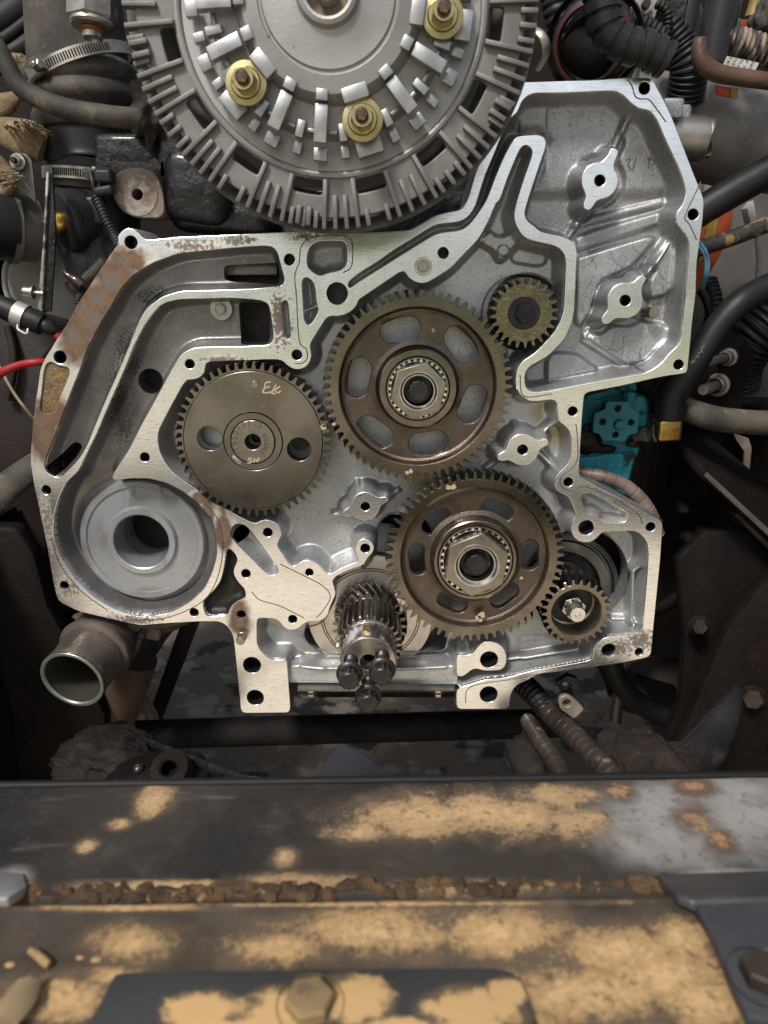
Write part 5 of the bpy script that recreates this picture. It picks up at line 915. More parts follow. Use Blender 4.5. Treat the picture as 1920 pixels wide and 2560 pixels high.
# hoses and looms at the upper right
def blockcorr(p, d, n): return (lambda s, r: r*(1-d*(1 if (s % p)/p > .72 else 0)), n)
hose('ribbed_conduit', 'big black ribbed conduit bending across the top right above the housing', 'conduit', [(1500, -70, -.02), (1506, 20, -.02), (1520, 80, -.02), (1565, 112, -.02), (1620, 126, -.02), (1668, 152, -.02)], [46, 46, 44, 44, 46, 44], M_PLAS, seg=28, ridge=blockcorr(.0125, .13, 260))
hose('bellows_hose', 'black finely ribbed bellows hose behind the rusty pipe bend', 'conduit', [(1668, 60, .10), (1700, 110, .10), (1722, 165, .10), (1712, 250, .12)], [34, 40, 46, 48], M_PLAS, ridge=corr(.0060, .16, 240))
hose('wire_loom', 'thick black corrugated loom below the cream bolted bracket at top right', 'wire loom', [(1566, 42, .07), (1600, 54, .07), (1640, 78, .07), (1660, 92, .07)], 21, M_RUB, 'corrugated looms at the top right', ridge=corr(.0056, .25, 120))
hose('wire_loom', 'thin black corrugated loom curving down right of the cream bolted bracket', 'wire loom', [(1640, 8, .08), (1662, 22, .08), (1671, 50, .08), (1664, 100, .08)], 12, M_RUB, 'corrugated looms at the top right', ridge=corr(.0048, .3, 110))
KB = thing('cream_bracket', 'cream painted bracket with one bolt at the top edge right of the ribbed conduit', 'bracket', P(1605, 20, .12))
obj('plate', plate([(1566, 38), (1610, -30), (1660, -30), (1634, 54), (1614, 48)], .12, .006), M_CREAM, KB); c = P(1610, 16, .116); nn_ = obj('washer', at(lathe([(0, -.003), (.008, -.003), (.0095, -.001), (.0095, .002)], 32), *c), M_CLAMP, KB); obj('bolt', at(lathe([(0, -.010), (.0042, -.010), (.0048, -.009), (.0048, 0)], 24), *c), M_BLK, nn_)
solo('black_strap', plate([(1728, -30), (1758, -30), (1724, 148), (1692, 148)], .09, .008), M_PLAS, 'flat black strap running down from the top edge left of the black pipe', 'strap')
hose('black_pipe', 'smooth shiny black pipe running up to the top edge at right', 'pipe', [(1822, -60, .07), (1808, 10, .07), (1790, 90, .07), (1776, 165, .07)], [44, 43, 42, 40], mat('glossy_black_pipe', (.02, .02, .021), (.03, .03, .03), 20, 0, .3, .1, .3, 200, .0006, layers=(dict(c=(.16, .14, .12), s=300, lo=.66, hi=.72, amt=.6),)))
hose('rusty_pipe', 'rusty bent metal pipe leading to the right edge', 'pipe', [(1750, 96, .02), (1748, 125, .02), (1756, 158, .02), (1792, 182, .02), (1850, 193, .02), (1985, 212, .02)], [17, 19, 21, 21, 20, 19], M_RUSTPIPE)
hose('striped_loom', 'thick black loom caked with pale clay stripes at the right edge', 'wire loom', [(1806, 92, .07), (1850, 108, .07), (1900, 124, .07), (1990, 150, .07)], 36, mat('clay_striped_loom', (.03, .03, .03), (.05, .045, .04), 40, 0, .6, .1, .6, 200, .001, layers=(dict(c=(.42, .33, .24), s=40, st=((3, 1, .6), (0, R(30), 0)), lo=.48, hi=.6, amt=.85),)), ridge=corr(.0055, .14, 160))
LBL = thing('wire_label', 'white printed wire label wrapped under the clay striped loom', 'label', P(1850, 160, .04))
lp = [(1818, 140), (1898, 157), (1886, 180), (1806, 165)]
obj('paper', plate(lp, .035, .0008, 0), mat('dirty_white_label', (.70, .69, .66), (.60, .58, .54), 50, 0, .6, layers=(dict(c=(.2, .16, .12), s=60, lo=.62, hi=.74, amt=.8),)), LBL)
for i, tx in enumerate(('KRWTF', '5.PTD', 'FTD', 'ZTO', 'OID')):
    ms = glyphs(tx, .0042, .00005); pb = P(1884-14*i, 161-3*i, .0345); obj('printed_text', join(ms, [Matrix.Translation(pb) @ Matrix.Rotation(R(-64), 4, 'Y') @ Matrix.Translation((-.0055+.0028*j, 0, 0)) for j in range(len(tx))]), M_STAMP, LBL)
TG2 = thing('colour_tag', 'small tag, half red and half yellow, under the rusty pipe', 'tag', P(1820, 226, .1))
obj('red_half', plate([(1790, 212), (1826, 218), (1825, 244), (1792, 236)], .10, .003), mat('tag_red', (.75, .10, .05), (.62, .07, .04), 40, 0, .4), TG2); obj('yellow_half', plate([(1827, 218), (1846, 220), (1845, 246), (1826, 244)], .10, .003), M_CLR['yellow'], TG2)
CN = thing('coloured_connector', 'green and red wire connector below a dirty yellow pipe at top right', 'connector', P(1862, 60, .1))
obj('green_part', plate([(1846, 44), (1854, 46), (1846, 84), (1832, 88)], .10, .012), M_CLR['green'], CN); obj('red_part', plate([(1854, 48), (1886, 46), (1880, 88), (1848, 86)], .105, .012), mat('connector_red', (.42, .04, .03), (.2, .05, .03), 60, 0, .45), CN); obj('yellow_pipe', tube([(1895, -40, .11), (1888, 10, .11), (1880, 44, .11)], [15, 16, 18], 24), mat('dirty_yellow_pipe', (.38, .27, .09), (.26, .18, .07), 40, .2, .5), CN)
solo('clay_lump', lump(P(1915, 60, .08), (.016, .02, .024), 11, .5, 3), M_DUSTRUB, 'clay covered lump at the right edge above the striped loom', 'mud')
TB = thing('turbo_pipe', 'dark pipe joint with a rust red ring, left of the big ribbed conduit', 'pipe joint', P(1478, 110, .05))
obj('joint_ring', axial([(.034, 0), (.040, .004), (.042, .010), (.040, .016), (.034, .020)], P(1485, 105, .03), P(1420, 160, -.2), 60), M_GREASE, TB); obj('dark_ring', axial([(.044, -.004), (.049, .002), (.049, -.03)], P(1485, 105, .03), P(1420, 160, -.2), 60), M_GREASE, TB); obj('pipe', tube([(1490, 60, .06), (1480, 100, .05), (1470, 135, .03)], [60, 70, 66], 40), M_DARK, TB)
obj('red_band', axial([(.036, .012), (.0385, .016), (.0385, .021), (.035, .023)], P(1485, 105, .03), P(1420, 160, -.2), 60), mat('dark_red_band', (.14, .03, .025), (.07, .02, .02), 40, 0, .5), TB)
hose('exhaust_clamp', 'curved steel clamp strap beside the right rim of the fan clutch', 'hose clamp', [(1328, 70, -.02), (1350, 84, -.03), (1364, 110, -.03), (1362, 145, -.02), (1345, 175, -.01)], [10, 12, 13, 12, 10], M_CLAMP, ecc=.4)
hose('ribbed_duct', 'large black ribbed duct at the right edge behind the bolted plate', 'duct', [(1990, 760, .2), (1900, 830, .2), (1850, 900, .22), (1840, 960, .24)], [66, 64, 60, 56], M_PLAS, ridge=corr(.0075, .14, 200))
hose('coil_duct', 'dark ribbed duct end showing between teal pump and thick black hose', 'duct', [(1570, 930, .14), (1620, 960, .15), (1660, 1000, .17)], [44, 46, 44], M_PLAS, ridge=corr(.0055, .12, 120))
# engine bay back wall, and added side panels that block sky light
def wallbox(nm, lab, cx, cy_, cz, sx, sy, sz, m): return solo(nm, box(sx, sy, sz, .004, 2, Matrix.Translation((cx, cy_, cz))), m, lab, 'bulkhead')
for sx in (-1, 1): solo('side_sky_blocker', box(.012, 1.7, 1.2, .003, 2, Matrix.Translation((sx*.80, .30, -.45))), M_FRAME, 'dark added panel blocking side sky at the far %s of the engine bay' % ('left', 'right')[sx > 0], 'sky blocker')  # added panels, mostly out of view, cutting side sky to darken the bay
wallbox('bulkhead', 'dark bulkhead at the back of the engine bay', 0, .80, .15, 2.0, .03, 1.5, M_FRAME)
for i, (px, py, r0, r1, Y) in enumerate(((30, 40, 40, 40, .22), (60, 120, 26, 26, .2), (20, 90, 14, 14, .17))):
    hose('background_hose', ('fat black hose at the top left corner', 'black hose behind the tan sleeve at top left', 'thin black hose in the top left corner')[i], 'hose', [(px-90, py+50, Y), (px, py, Y), (px+90, py-70, Y)], r0, M_RUB)
hose('back_conduit', 'dark conduit behind the fan clutch at the top right', 'conduit', [(1380, -40, .12), (1400, 60, .12), (1440, 160, .14), (1460, 230, .16)], 34, M_RUB, ridge=corr(.008, .12, 120))
hose('back_pipe', 'dark vertical pipe behind the ribbed conduit at the top', 'pipe', [(1600, -60, .2), (1690, 40, .2), (1700, 160, .2)], 60, M_GREASE)

rs = random.Random(9)
for i, (pts, r, m, lab) in enumerate((
    ([(1700, 650, .2), (1760, 740, .18), (1790, 800, .18), (1900, 830, .2)], 10, M_RUB, 'thin black wire bundle crossing behind the thick black hose on the right'),
    ([(1770, 700, .22), (1785, 760, .2), (1775, 830, .2)], 22, M_PLAS, 'short black ribbed loom hanging below the orange sleeve'),
    ([(1640, -20, .15), (1690, 60, .14), (1740, 100, .14), (1800, 90, .15)], 9, M_RUB, 'thin black cable looping behind the flat strap at the top right'),
    ([(-20, 610, .2), (40, 660, .2), (90, 740, .2), (150, 770, .2)], 7, M_RUB, 'thin dark cable across the cream tank at left'),
    ([(380, 330, .1), (440, 300, .12), (500, 420, .13), (620, 560, .13)], 12, M_GREASE, 'oily black pipe behind the lower left rim of the fan clutch'),
    ([(1560, 1560, .25), (1680, 1500, .28), (1760, 1420, .3), (1900, 1400, .3)], 18, M_FRAME, 'dark brown pipe running back along the right side'))):
    hose('bay_cable' if r < 20 else 'bay_loom', lab, 'cable' if r < 15 else 'loom', pts, r, m, **(dict(ridge=corr(.006, .2, 90)) if i == 1 else {}))
# ------------------------------------------------------------------ below and in front
n0, n1 = P(280, 1575, .055), P(180, 1700, -.045); nl = (n1-n0).length; k_ = 82*S(185, 1696, -.045)
M_NECK = mat('stained_cast_neck', (.20, .165, .135), (.12, .095, .08), 24, .35, .5, .2, .6, 250, .001, layers=(dict(c=(.34, .32, .29), s=40, lo=.56, hi=.74, amt=.6), dict(c=(.03, .025, .02), s=90, lo=.62, hi=.72, amt=.8)))
nk = obj('inlet_neck', axial([(k_*1.15, -.04), (k_*1.12, .0), (k_*1.08, nl*.38), (k_*1.19, nl*.42), (k_*1.20, nl*.45), (k_*1.17, nl*.48), (k_*1.05, nl*.51), (k_*.98, nl*.86), (k_*1.02, nl*.90), (k_*1.02, nl)], n0, n1, 64), M_NECK, H)
obj('neck_lip', axial([(k_*1.02, nl*.97), (k_*1.02, nl*.998), (k_*1.0, nl*1.006), (k_*.92, nl*1.007), (k_*.89, nl*.985)], n0, n1, 64), mat('wet_neck_lip', (.34, .34, .29), (.26, .26, .22), 40, .7, .35), nk)
obj('neck_interior', axial([(k_*.895, nl*.988), (k_*.88, nl*.5), (k_*.9, .0), (0, -.01)], n0, n1, 64), mat('coolant_stained_inside', (.075, .085, .07), (.11, .085, .06), 20, .2, .32, .1, layers=(dict(c=(.22, .08, .03), s=14, lo=.58, hi=.72, amt=.7),)), nk)
obj('volute_underside', lump(P(345, 1545, .06), (.080, .035, .018), 3, .25, 2), M_NECK, H)
obj('drain_fitting', axial([(.007, 0), (.007, .012), (.0055, .013), (.0055, .03), (0, .031)], P(362, 1572, .03), P(335, 1640, .02), 6), M_GREASE, H)
obj('drain_block', box(.022, .02, .018, .004, 3, Matrix.Translation(P(385, 1578, .035)) @ Matrix.Rotation(R(15), 4, 'Y')), M_NECK, H)
solo('brown_canister', tube([(330, 1640, .12), (300, 1720, .12), (272, 1790, .12), (262, 1818, .12)], [64, 66, 66, 58], 40), mat('brown_canister', (.14, .095, .065), (.10, .07, .05), 18, .1, .6), 'rusty brown round canister below the open inlet neck', 'canister')
# ground
GZ_ = -1.10
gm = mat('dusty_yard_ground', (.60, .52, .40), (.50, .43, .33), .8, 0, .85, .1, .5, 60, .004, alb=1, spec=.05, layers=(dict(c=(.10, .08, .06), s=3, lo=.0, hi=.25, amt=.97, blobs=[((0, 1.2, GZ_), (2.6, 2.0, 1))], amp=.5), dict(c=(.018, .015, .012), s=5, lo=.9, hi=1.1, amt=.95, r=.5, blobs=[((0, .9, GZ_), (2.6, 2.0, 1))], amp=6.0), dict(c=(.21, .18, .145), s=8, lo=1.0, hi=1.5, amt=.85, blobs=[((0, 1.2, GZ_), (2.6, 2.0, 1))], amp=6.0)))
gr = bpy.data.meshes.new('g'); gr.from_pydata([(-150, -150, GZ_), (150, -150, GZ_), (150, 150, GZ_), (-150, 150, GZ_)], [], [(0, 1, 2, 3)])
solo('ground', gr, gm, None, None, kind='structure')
sh = [PZ(a, b, GZ_) for a, b in ((850, 1862), (785, 1945), (990, 1945))]
solo('floor_sheet', slab([q+Vector((0, 0, .006)) for q in sh], .005, 0), mat('bluish_grey_board', (.16, .17, .20), (.21, .19, .17), 4, 0, .6), 'triangular corner of a bluish board lying on the ground', 'board')
# far trees across the yard, behind the photographer: seen only as the green in the wet metal
rs = random.Random(5); V, Fc = [], []
for k in range(9000):
    x = rs.uniform(-70, 70); hh = 3.0+1.2*math.sin(x*.35)+1.2*math.sin(x*1.1); z = GZ_+rs.random()**.8*hh; y = -48-rs.random()*4
    s_ = rs.uniform(.5, 1.0); a = rs.uniform(0, 6.28); b = rs.uniform(-.7, .7); u = Vector((math.cos(a), .6*math.sin(a)*math.sin(b), math.sin(a)))*s_; v = Vector((-math.sin(a), b, math.cos(a)))*s_*.7
    c = Vector((x, y, z)); i = len(V); V += [c-u-v, c+u-v, c+u+v, c-u+v]; Fc.append((i, i+1, i+2, i+3))
solo('far_trees', mesh(V, Fc, False), mat('far_foliage', (.10, .17, .035), (.06, .11, .025), .6, 0, .7), None, None, kind='stuff')
lw = bpy.data.meshes.new('l'); lw.from_pydata([(-150, -150, GZ_+.02), (150, -150, GZ_+.02), (150, -8, GZ_+.02), (-150, -8.6, GZ_+.02)], [], [(0, 1, 2, 3)])
solo('lawn', lw, mat('rough_grass', (.15, .21, .06), (.11, .155, .045), .7, 0, .8, .1, .6, 8, .05, alb=1), None, None, kind='structure')
M_CAKE = mat('caked_black_grease', (.010, .008, .007), (.022, .017, .014), 60, 0, .75, .15, 1, 140, .003, layers=(dict(c=(.06, .045, .032), s=130, lo=.6, hi=.72, amt=.6),))
# cross tubes, stands and hoses under the engine
solo('cross_tube', tube([(330, 1838, .16), (700, 1826, .16), (1000, 1818, .16), (1420, 1806, .16)], 36, 24), mat('black_cross_tube', (.010, .009, .009), (.02, .017, .016), 30, .05, .75, .2, .8, 90, .003, spec=.12), 'black cross tube behind the front beam, spanning the gap', 'cross tube')
SD = thing('engine_stand', 'dark flat stand leg leaning behind the engine at lower left', 'stand', P(420, 1700, .35)); obj('leg_strap', plate([(455, 1550), (500, 1550), (402, 1805), (362, 1815)], .35, .012), M_FRAME, SD); obj('leg_tube', tube([(352, 1745, .3), (378, 1790, .28), (394, 1850, .27)], 15, 20), M_GREYPIPE, SD)
S2 = thing('stand_tube', 'dull grey stand tube standing below the right corner of the housing', 'stand', P(1540, 1800, .3)); obj('tube', tube([(1546, 1735, .30), (1538, 1800, .29), (1530, 1880, .27)], 14.5, 20), mat('dull_grey_tube', (.14, .13, .125), (.10, .095, .09), 30, .5, .45), S2); obj('brace', plate([(1490, 1660), (1522, 1655), (1552, 1730), (1530, 1745)], .33, .012), M_FRAME, S2)
hose('lower_hose', 'black hose sagging below the right corner of the housing', 'hose', [(1520, 1640, .2), (1555, 1715, .2), (1615, 1770, .2), (1700, 1815, .2)], 26, M_RUB)
TR = thing('gearbox_side', 'dim brown casting behind the sagging black hose at lower right', 'casting', P(1650, 1720, .4)); obj('casting', lump(P(1650, 1720, .42), (.10, .06, .06), 9, .2, 2), M_RED, TR); obj('casting_flange', plate([(1590, 1690), (1690, 1720), (1698, 1790), (1640, 1760)], .36, .012), M_FRAME, TR)
M_HYD = mat('worn_hydraulic_guard', (.085, .065, .052), (.05, .04, .033), 26, .3, .4, .16, .4, 250, .001, layers=(dict(c=(.52, .47, .39), s=34, lo=.60, hi=.67, amt=.9, m=.8, r=.32),))
hose('hydraulic_hose', 'longer brown hydraulic hose in a spiral guard, lower right behind the beam', 'hose', [(1330, 1720, .06), (1372, 1780, .02), (1425, 1830, -.03), (1480, 1885, -.09), (1540, 1950, -.15), (1580, 2000, -.19)], [22, 26, 28, 29, 30, 30], M_HYD, 'spiral guarded hydraulic hoses', ridge=spir(.0145, .12, 260))
hose('hydraulic_hose', 'shorter brown hydraulic hose left of its longer spiral guarded twin', 'hose', [(1318, 1800, -.02), (1350, 1850, -.06), (1385, 1900, -.10), (1420, 1965, -.16), (1435, 2010, -.19)], [20, 22, 24, 25, 25], M_HYD, 'spiral guarded hydraulic hoses', ridge=spir(.016, .10, 200))
hose('oily_conduit', 'black oily corrugated conduit above the two hydraulic hoses', 'conduit', [(1285, 1690, .08), (1318, 1720, .06), (1345, 1748, .04), (1366, 1782, .02)], [28, 30, 28, 24], M_GREASE, ridge=corr(.008, .12, 100))
CT = thing('clamp_tab', 'tan steel clamp tab with one hole, on top of the hydraulic hoses', 'clamp', P(1420, 1765, .0)); ct = L(rnd([(1396, 1752), (1402, 1742), (1417, 1738), (1430, 1744), (1462, 1772), (1436, 1798), (1400, 1772)], 8), -.01); obj('tab', extr([ct, pc(1417, 1758, 11, -.01)], -.01, -.003, .0008), mat('oily_tan_steel', (.36, .31, .25), (.28, .235, .19), 40, .6, .45, layers=(dict(c=(.03, .025, .02), s=60, lo=.62, hi=.7, amt=.9),)), CT)
obj('clamp_body', plate([(1392, 1710), (1420, 1690), (1446, 1700), (1462, 1772), (1440, 1760), (1405, 1735)], .012, .012, .002), M_GREASE, CT); obj('clamp_bolt', lump(P(1414, 1712, .0), (.007, .006, .006), 3, .1, 2, 3), M_GREASE, CT)
solo('oily_mound', lump(P(1330, 1905, -.05), (.030, .05, .026), 6, .5, 2.5), M_CAKE, 'mound of black oily grime beside the shorter hydraulic hose', 'grime')
solo('dirt_pile', lump(P(1620, 1930, -.12), (.060, .08, .026), 12, .5, 3, 5), mat('gritty_brown_dirt', (.034, .022, .015), (.018, .013, .010), 60, 0, .8, .1, 1, 150, .003, layers=(dict(c=(.30, .17, .07), s=120, lo=.64, hi=.72, amt=.8),)), 'gritty brown dirt heaped behind the front beam at right', 'dirt')
solo('grease_mound', lump(P(265, 1895, -.05), (.060, .06, .030), 21, .5, 2.6, 5), M_CAKE, 'mound of black greasy dirt behind the front beam at left', 'grime')
MB_ = thing('mount_boss', 'dirt covered round mount with a dark hole behind the beam at lower left', 'mount', P(430, 1905, -.1)); a_ = P(428, 1930, -.12); obj('boss', axial([(.026, -.03), (.024, .0), (.021, .012), (.012, .014), (.009, .012), (.009, -.02), (0, -.02)], a_, a_+Vector((0, -.55, .85)), 44), M_FRAME, MB_); obj('base', lump(P(400, 1945, -.10), (.065, .05, .018), 14, .3, 2.5), M_FRAME, MB_); obj('base_bolt', lump(P(346, 1922, -.11), (.007, .007, .006), 2, .15, 2, 3), M_BLK, MB_)
solo('greasy_strap', tube([(340, 1842, -.02), (400, 1868, -.05), (480, 1900, -.09), (590, 1945, -.14), (680, 1960, -.16)], [10, 11, 12, 13, 14], 10, ecc=.5), M_GREASE, 'black greasy strap slanting down to the front beam at left', 'strap')
# ------------------------------------------------------------------ front cross beam and plates, close to the lens
BZ = -.325
def blz(px, py, rx, ry, Z=BZ):
    a, b, c = PZ(px, py, Z), PZ(px+rx, py, Z), PZ(px, py+ry, Z); return (a, ((b-a).length, abs(c.y-a.y), .05))
DUST = [blz(1060, 2040, 260, 75), blz(900, 2080, 110, 40), blz(1300, 2040, 210, 80), blz(1430, 2050, 120, 70), blz(1200, 2030, 200, 80), blz(1380, 1990, 150, 40), blz(385, 2000, 60, 60), blz(300, 2060, 40, 20), blz(220, 2115, 35, 25), blz(710, 2145, 40, 35), blz(760, 2200, 200, 25), blz(1150, 2215, 250, 22), blz(400, 2215, 300, 20)]
RST = [blz(1730, 1965, 70, 32), blz(1740, 2050, 75, 60), blz(1800, 2100, 60, 60), blz(1550, 1975, 60, 40)]
GRE = [blz(1690, 2050, 220, 150), blz(1850, 2030, 260, 170), blz(1620, 2090, 200, 110), blz(20, 2210, 70, 50), blz(1840, 2200, 200, 40)]
M_BEAM = mat('dusty_black_beam', (.026, .025, .024), (.060, .050, .040), 9, .05, .48, .16, .5, 130, .0012, layers=(
    dict(c=(.46, .45, .42), s=24, lo=-.1, hi=.7, amt=.85, r=.5, blobs=GRE, amp=1.1), dict(c=(.12, .10, .08), s=12, lo=.55, hi=.75, amt=.55, r=.7),
    dict(c=(.15, .085, .06), s=30, lo=-.1, hi=.6, amt=.9, r=.8, blobs=RST, amp=2.0), dict(c=(.50, .30, .14), s=160, lo=.55, hi=.8, amt=.8, r=.9, blobs=RST, amp=1.6, h=.6),
    dict(c=(.22, .155, .10), s=60, lo=-.25, hi=.55, amt=.7, r=.85, blobs=DUST, amp=1.4), dict(c=(.62, .41, .205), s=45, rg=.8, det=12, lo=.22, hi=.62, amt=.9, r=.95, blobs=DUST, amp=3.0, h=.8), dict(c=(.80, .53, .28), s=420, rg=.75, lo=.3, hi=.95, amt=.75, r=.95, blobs=DUST, amp=3.2, h=.8), dict(c=(.07, .055, .045), s=170, rg=.75, lo=.54, hi=.66, amt=.7), dict(c=(.13, .115, .10), s=34, lo=.5, hi=.8, amt=.5), dict(c=(.16, .15, .14), s=60, st=((.25, 2, 1), (0, 0, R(25))), lo=.6, hi=.72, amt=.5), dict(c=(.10, .07, .05), s=7, lo=.52, hi=.75, amt=.6), dict(c=(.45, .33, .20), s=260, lo=.70, hi=.74, amt=.6)))
far = [PZ(x, y, BZ) for x, y in ((-1400, 1982), (3320, 1918))]; near = [PZ(x, y, BZ) for x, y in ((-1400, 2276), (3320, 2202))]
F1 = thing('front_beam', 'wide dusty black steel cross beam with tan dust patches in the foreground', 'cross beam', (0, -.4, BZ-.05))
def sheet(a0, a1, b0, b1, thick, m, nm, par, nx_=260, ny_=30, amp=.0006, seed=0, round_=.006):
    bm = bmesh.new(); vs = []
    for j in range(ny_+1):
        row = []
        for i in range(nx_+1):
            u, v = i/nx_, j/ny_; p = a0.lerp(a1, u).lerp(b0.lerp(b1, u), v)
            e = min(v, 1-v)*(a0-b0).length; dz = -max(0, round_-e)**2/round_*.8 if e < round_ else 0
            p = p+Vector((0, 0, dz+amp*mnoise.fractal(Vector((p.x*18+seed, p.y*18, 1)), 1, 2, 4))); row.append(bm.verts.new(p))
        vs.append(row)
    for j in range(ny_):
        for i in range(nx_): bm.faces.new((vs[j][i], vs[j][i+1], vs[j+1][i+1], vs[j+1][i]))
    bnd = [e for e in bm.edges if e.is_boundary]; ex = bmesh.ops.extrude_edge_only(bm, edges=bnd); bmesh.ops.translate(bm, verts=[g for g in ex['geom'] if isinstance(g, bmesh.types.BMVert)], vec=(0, 0, -thick))
    return obj(nm, bm_mesh(bm, True, 50), m, par)
sheet(far[0], far[1], near[0], near[1], .09, M_BEAM, 'top_face', F1)
bb0, bb1 = PZ(-1400, 1984, BZ-.03), PZ(3320, 1920, BZ-.03); obj('rear_lip', sweep([bb0, bb0.lerp(bb1, .5), bb1], .004, 8, True, 6), mat('black_rear_lip', (.012, .011, .011), None, 20, .1, .6), F1)
# second plate, higher and nearer
PZ2 = BZ+.013
D2 = [blz(1650, 2440, 260, 130, PZ2), blz(950, 2330, 330, 90, PZ2), blz(700, 2370, 200, 60, PZ2), blz(1250, 2330, 250, 90, PZ2), blz(1550, 2380, 260, 90, PZ2), blz(1700, 2350, 120, 80, PZ2), blz(330, 2360, 130, 70, PZ2), blz(1480, 2480, 400, 110, PZ2), blz(300, 2268, 300, 14, PZ2), blz(900, 2258, 700, 10, PZ2), blz(150, 2500, 260, 90, PZ2), blz(1750, 2500, 200, 110, PZ2), blz(280, 2440, 100, 40, PZ2)]
M_PL2 = mat('dusty_bumper_plate', (.036, .033, .030), (.085, .064, .045), 10, .05, .5, .16, .5, 120, .0014, layers=(
    dict(c=(.16, .13, .10), s=11, lo=.45, hi=.7, amt=.6, r=.8), dict(c=(.22, .15, .09), s=50, lo=-.3, hi=.5, amt=.8, r=.9, blobs=D2, amp=1.4), dict(c=(.64, .41, .19), s=36, rg=.8, det=12, lo=.2, hi=.62, amt=.9, r=.95, blobs=D2, amp=3.0, h=1.2), dict(c=(.84, .55, .27), s=300, rg=.75, lo=.3, hi=.95, amt=.75, r=.95, blobs=D2, amp=3.2, h=1.0), dict(c=(.10, .065, .04), s=110, rg=.75, lo=.53, hi=.66, amt=.7)))
P2 = thing('bumper_plate', 'dust covered flat steel plate just below the beam, blurred in the foreground', 'plate', (0, -.55, PZ2))
sheet(PZ(-1400, 2280, PZ2), PZ(3320, 2206, PZ2), PZ(-1400, 2790, PZ2), PZ(3320, 2730, PZ2), .006, M_PL2, 'plate_face', P2, 270, 40, .0008, 5, .003)
# dirt packed into the gap between them
def caked(nm, lab, pts, r, seed, m):
    ms, Ms = [], []; rs = random.Random(seed)
    for i in range(len(pts)-1):
        a, b = pts[i], pts[i+1]; n = int((b[0]-a[0])/7)
        for k in range(n):
            t = k/n; p = PZ(a[0]+(b[0]-a[0])*t+rs.uniform(-8, 8), a[1]+(b[1]-a[1])*t+rs.uniform(-17, 8), BZ-.0015); q = r*(.35+1.0*rs.random()**2.2)
            ms.append(lump(p, (q*rs.uniform(.9, 1.7), q, q*rs.uniform(.5, .9)), rs.random()*50, .8, 2.6, 2))
    return solo(nm, join(ms), m, lab, 'dirt', kind='stuff')
caked('packed_dirt', 'crumbly brown dirt packed along the gap between beam and plate', [(40, 2240), (500, 2238), (1000, 2226), (1500, 2216), (1670, 2212)], .0042, 4, mat('crumbly_brown_dirt', (.16, .095, .045), (.06, .038, .024), 60, 0, .95, .05, 1, 200, .003, layers=(dict(c=(.46, .30, .14), s=120, lo=.58, hi=.7, amt=.8),)))
# third plate with round corners and a hex bolt
PZ3 = PZ2+.007
D3 = [blz(500, 2530, 130, 70, PZ3), blz(700, 2530, 140, 80, PZ3), blz(880, 2500, 120, 90, PZ3), blz(1180, 2530, 170, 90, PZ3), blz(1270, 2480, 70, 50, PZ3), blz(600, 2580, 200, 60, PZ3), blz(1000, 2570, 160, 40, PZ3)]
M_PL3 = mat('grey_green_cover_plate', (.050, .054, .053), (.075, .078, .075), 9, .1, .42, .12, .3, 120, .001, layers=(dict(c=(.22, .15, .085), s=24, lo=0, hi=.3, amt=.8, r=.9, blobs=D3, amp=.9), dict(c=(.82, .53, .24), s=90, lo=.16, hi=.5, amt=.95, r=.95, blobs=D3, amp=1.5, h=1.2)))
CV = thing('cover_plate', 'smooth grey cover plate with rounded corners and one hex bolt, at the bottom edge', 'plate', PZ(800, 2500, PZ3))
o3 = [PZ(a, b, PZ3) for a, b in ((300, 2428), (1256, 2416), (1300, 2440), (1330, 2520), (1420, 2760), (60, 2760), (240, 2530), (280, 2440))]
o3r = rnd([(p.x, p.y) for p in o3], .018, 6); obj('plate_face', slab([(x, y, PZ3) for x, y in o3r], .005, .0012), M_PL3, CV)
hb_ = PZ(775, 2512, PZ3); hx = hexa(.0112, -.006, 0, 6, .2); hx.transform(Matrix.Rotation(R(-90), 4, 'X')); hx.transform(Matrix.Translation(hb_)); M_DB = mat('dust_covered_bolt', (.42, .29, .14), (.28, .195, .10), 30, .1, .85, layers=(dict(c=(.10, .085, .075), s=60, lo=.55, hi=.68, amt=.8),)); bo3 = obj('hex_bolt', hx, M_DB, CV)
wm = lathe([(0, .0005), (.0145, .0005), (.015, .0), (.015, -.001)], 40, 'Z'); wm.transform(Matrix.Rotation(R(180), 4, 'X')); wm.transform(Matrix.Translation(hb_)); obj('washer', wm, M_DB, bo3)
# right end plate
PZ4 = PZ2+.009
EP = thing('end_plate', 'bluish grey bolted plate at the lower right corner', 'plate', PZ(1850, 2380, PZ4))
obj('plate_face', slab([PZ(a, b, PZ4) for a, b in ((1735, 2258), (2100, 2238), (2150, 2600), (1870, 2540), (1830, 2460), (1790, 2350))], .006, .0015), mat('bluish_end_plate', (.065, .067, .078), (.09, .087, .09), 14, .1, .5, .1, .4, 140, .001, layers=(dict(c=(.36, .27, .17), s=50, lo=.6, hi=.72, amt=.7, r=.9),)), EP)
eb = PZ(1908, 2445, PZ4); hx = hexa(.0105, -.008, 0, 6, .5); hx.transform(Matrix.Rotation(R(-90), 4, 'X')); hx.transform(Matrix.Translation(eb)); b4 = obj('hex_bolt', hx, M_DKB, EP); wm = lathe([(0, .002), (.015, .002), (.016, .0), (.016, -.001)], 40, 'Z'); wm.transform(Matrix.Rotation(R(180), 4, 'X')); wm.transform(Matrix.Translation(eb)); obj('washer', wm, M_DKB, b4)
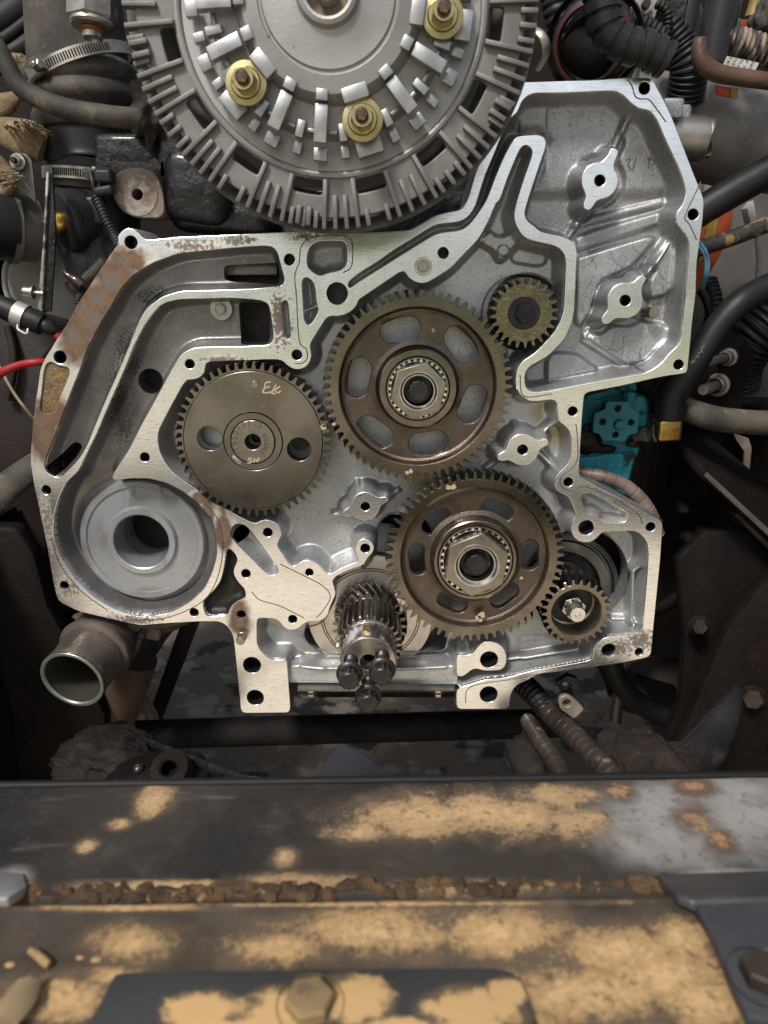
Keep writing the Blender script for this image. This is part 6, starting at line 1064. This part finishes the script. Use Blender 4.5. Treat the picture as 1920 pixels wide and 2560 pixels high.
# weld gusset where beam and end plate meet, and the pale scuffed corner at left
def corner(nm, lab, pts, zs, m): return solo(nm, slab([PZ(a, b, z) for (a, b), z in zip(pts, zs)], .006, .0015), m, lab, 'gusset')
corner('right_gusset', 'smooth grey gusset plate joining beam and end plate at right', [(1640, 2185), (2100, 2170), (2100, 2238), (1730, 2250), (1690, 2232)], [BZ+.002, BZ+.002, PZ4+.002, PZ4+.002, PZ4+.001], mat('scuffed_grey_gusset', (.075, .072, .08), (.11, .105, .105), 16, .2, .4, layers=(dict(c=(.12, .07, .05), s=20, lo=.56, hi=.72, amt=.6),)))
corner('left_gusset', 'pale scuffed steel corner at the left edge of the beam', [(-160, 2165), (60, 2180), (70, 2215), (20, 2242), (-160, 2262)], [BZ+.002, BZ+.002, BZ+.004, BZ+.012, BZ+.013], mat('pale_scuffed_steel', (.42, .41, .41), (.22, .21, .215), 14, .5, .38))
# dirt clods, chips and twigs on the plates
M_CLOD = mat('sandy_clod', (.66, .43, .20), (.46, .30, .14), 50, 0, .95, .05, 1, 150, .003)
clods = [(50, 2520, 60, 30, PZ2), (150, 2470, 40, 16, PZ2), (240, 2400, 14, 8, PZ2), (1290, 2500, 40, 26, PZ2), (1480, 2430, 22, 12, PZ2), (1340, 2560, 50, 20, PZ2), (200, 2395, 10, 8, PZ2), (25, 2412, 12, 8, PZ2)]
for i, (px, py, rx, rz, z) in enumerate(clods):
    k = PZ(px, py, z); s_ = (PZ(px+1, py, z)-k).length
    solo('dirt_clod', lump(k, (rx*s_, rx*s_*.7, rz*s_*.45), i*3+1, .45, 2.3), M_CLOD, ['biggest sandy clod in the lower left corner', 'low sandy clod above the biggest clod at lower left', 'small sandy clod right of the twig', 'sandy clod at the right corner of the cover plate', 'small sandy clod in the middle of the right-hand plate', 'sandy clod on the bottom edge beside the cover plate', 'tiny pale clod beside the twig', 'tiny pale clod at the left edge above the big clod'][i], 'dirt clod', 'dirt clods on the foreground plates')
tw = [PZ(a, b, PZ2)+Vector((0, 0, .003)) for a, b in ((78, 2388), (98, 2402), (118, 2420), (126, 2424))]; solo('twig', sweep(tw, [.0018, .0022, .0022, .0016], 8, True, 5), mat('dry_twig', (.48, .32, .15), (.36, .24, .12), 60, 0, .8), 'short dry twig lying on the plate at lower left', 'twig')
br_ = [PZ(a, b, PZ2)+Vector((0, 0, .006)) for a, b in ((75, 2480), (50, 2530), (15, 2580))]; solo('wood_chip', sweep(br_, [.006, .008, .007], 8, True, 5, ecc=.5), mat('bark_chip', (.45, .33, .19), (.32, .23, .13), 40, 0, .9), 'thick tan wood chip on the big clod at lower left', 'wood chip')
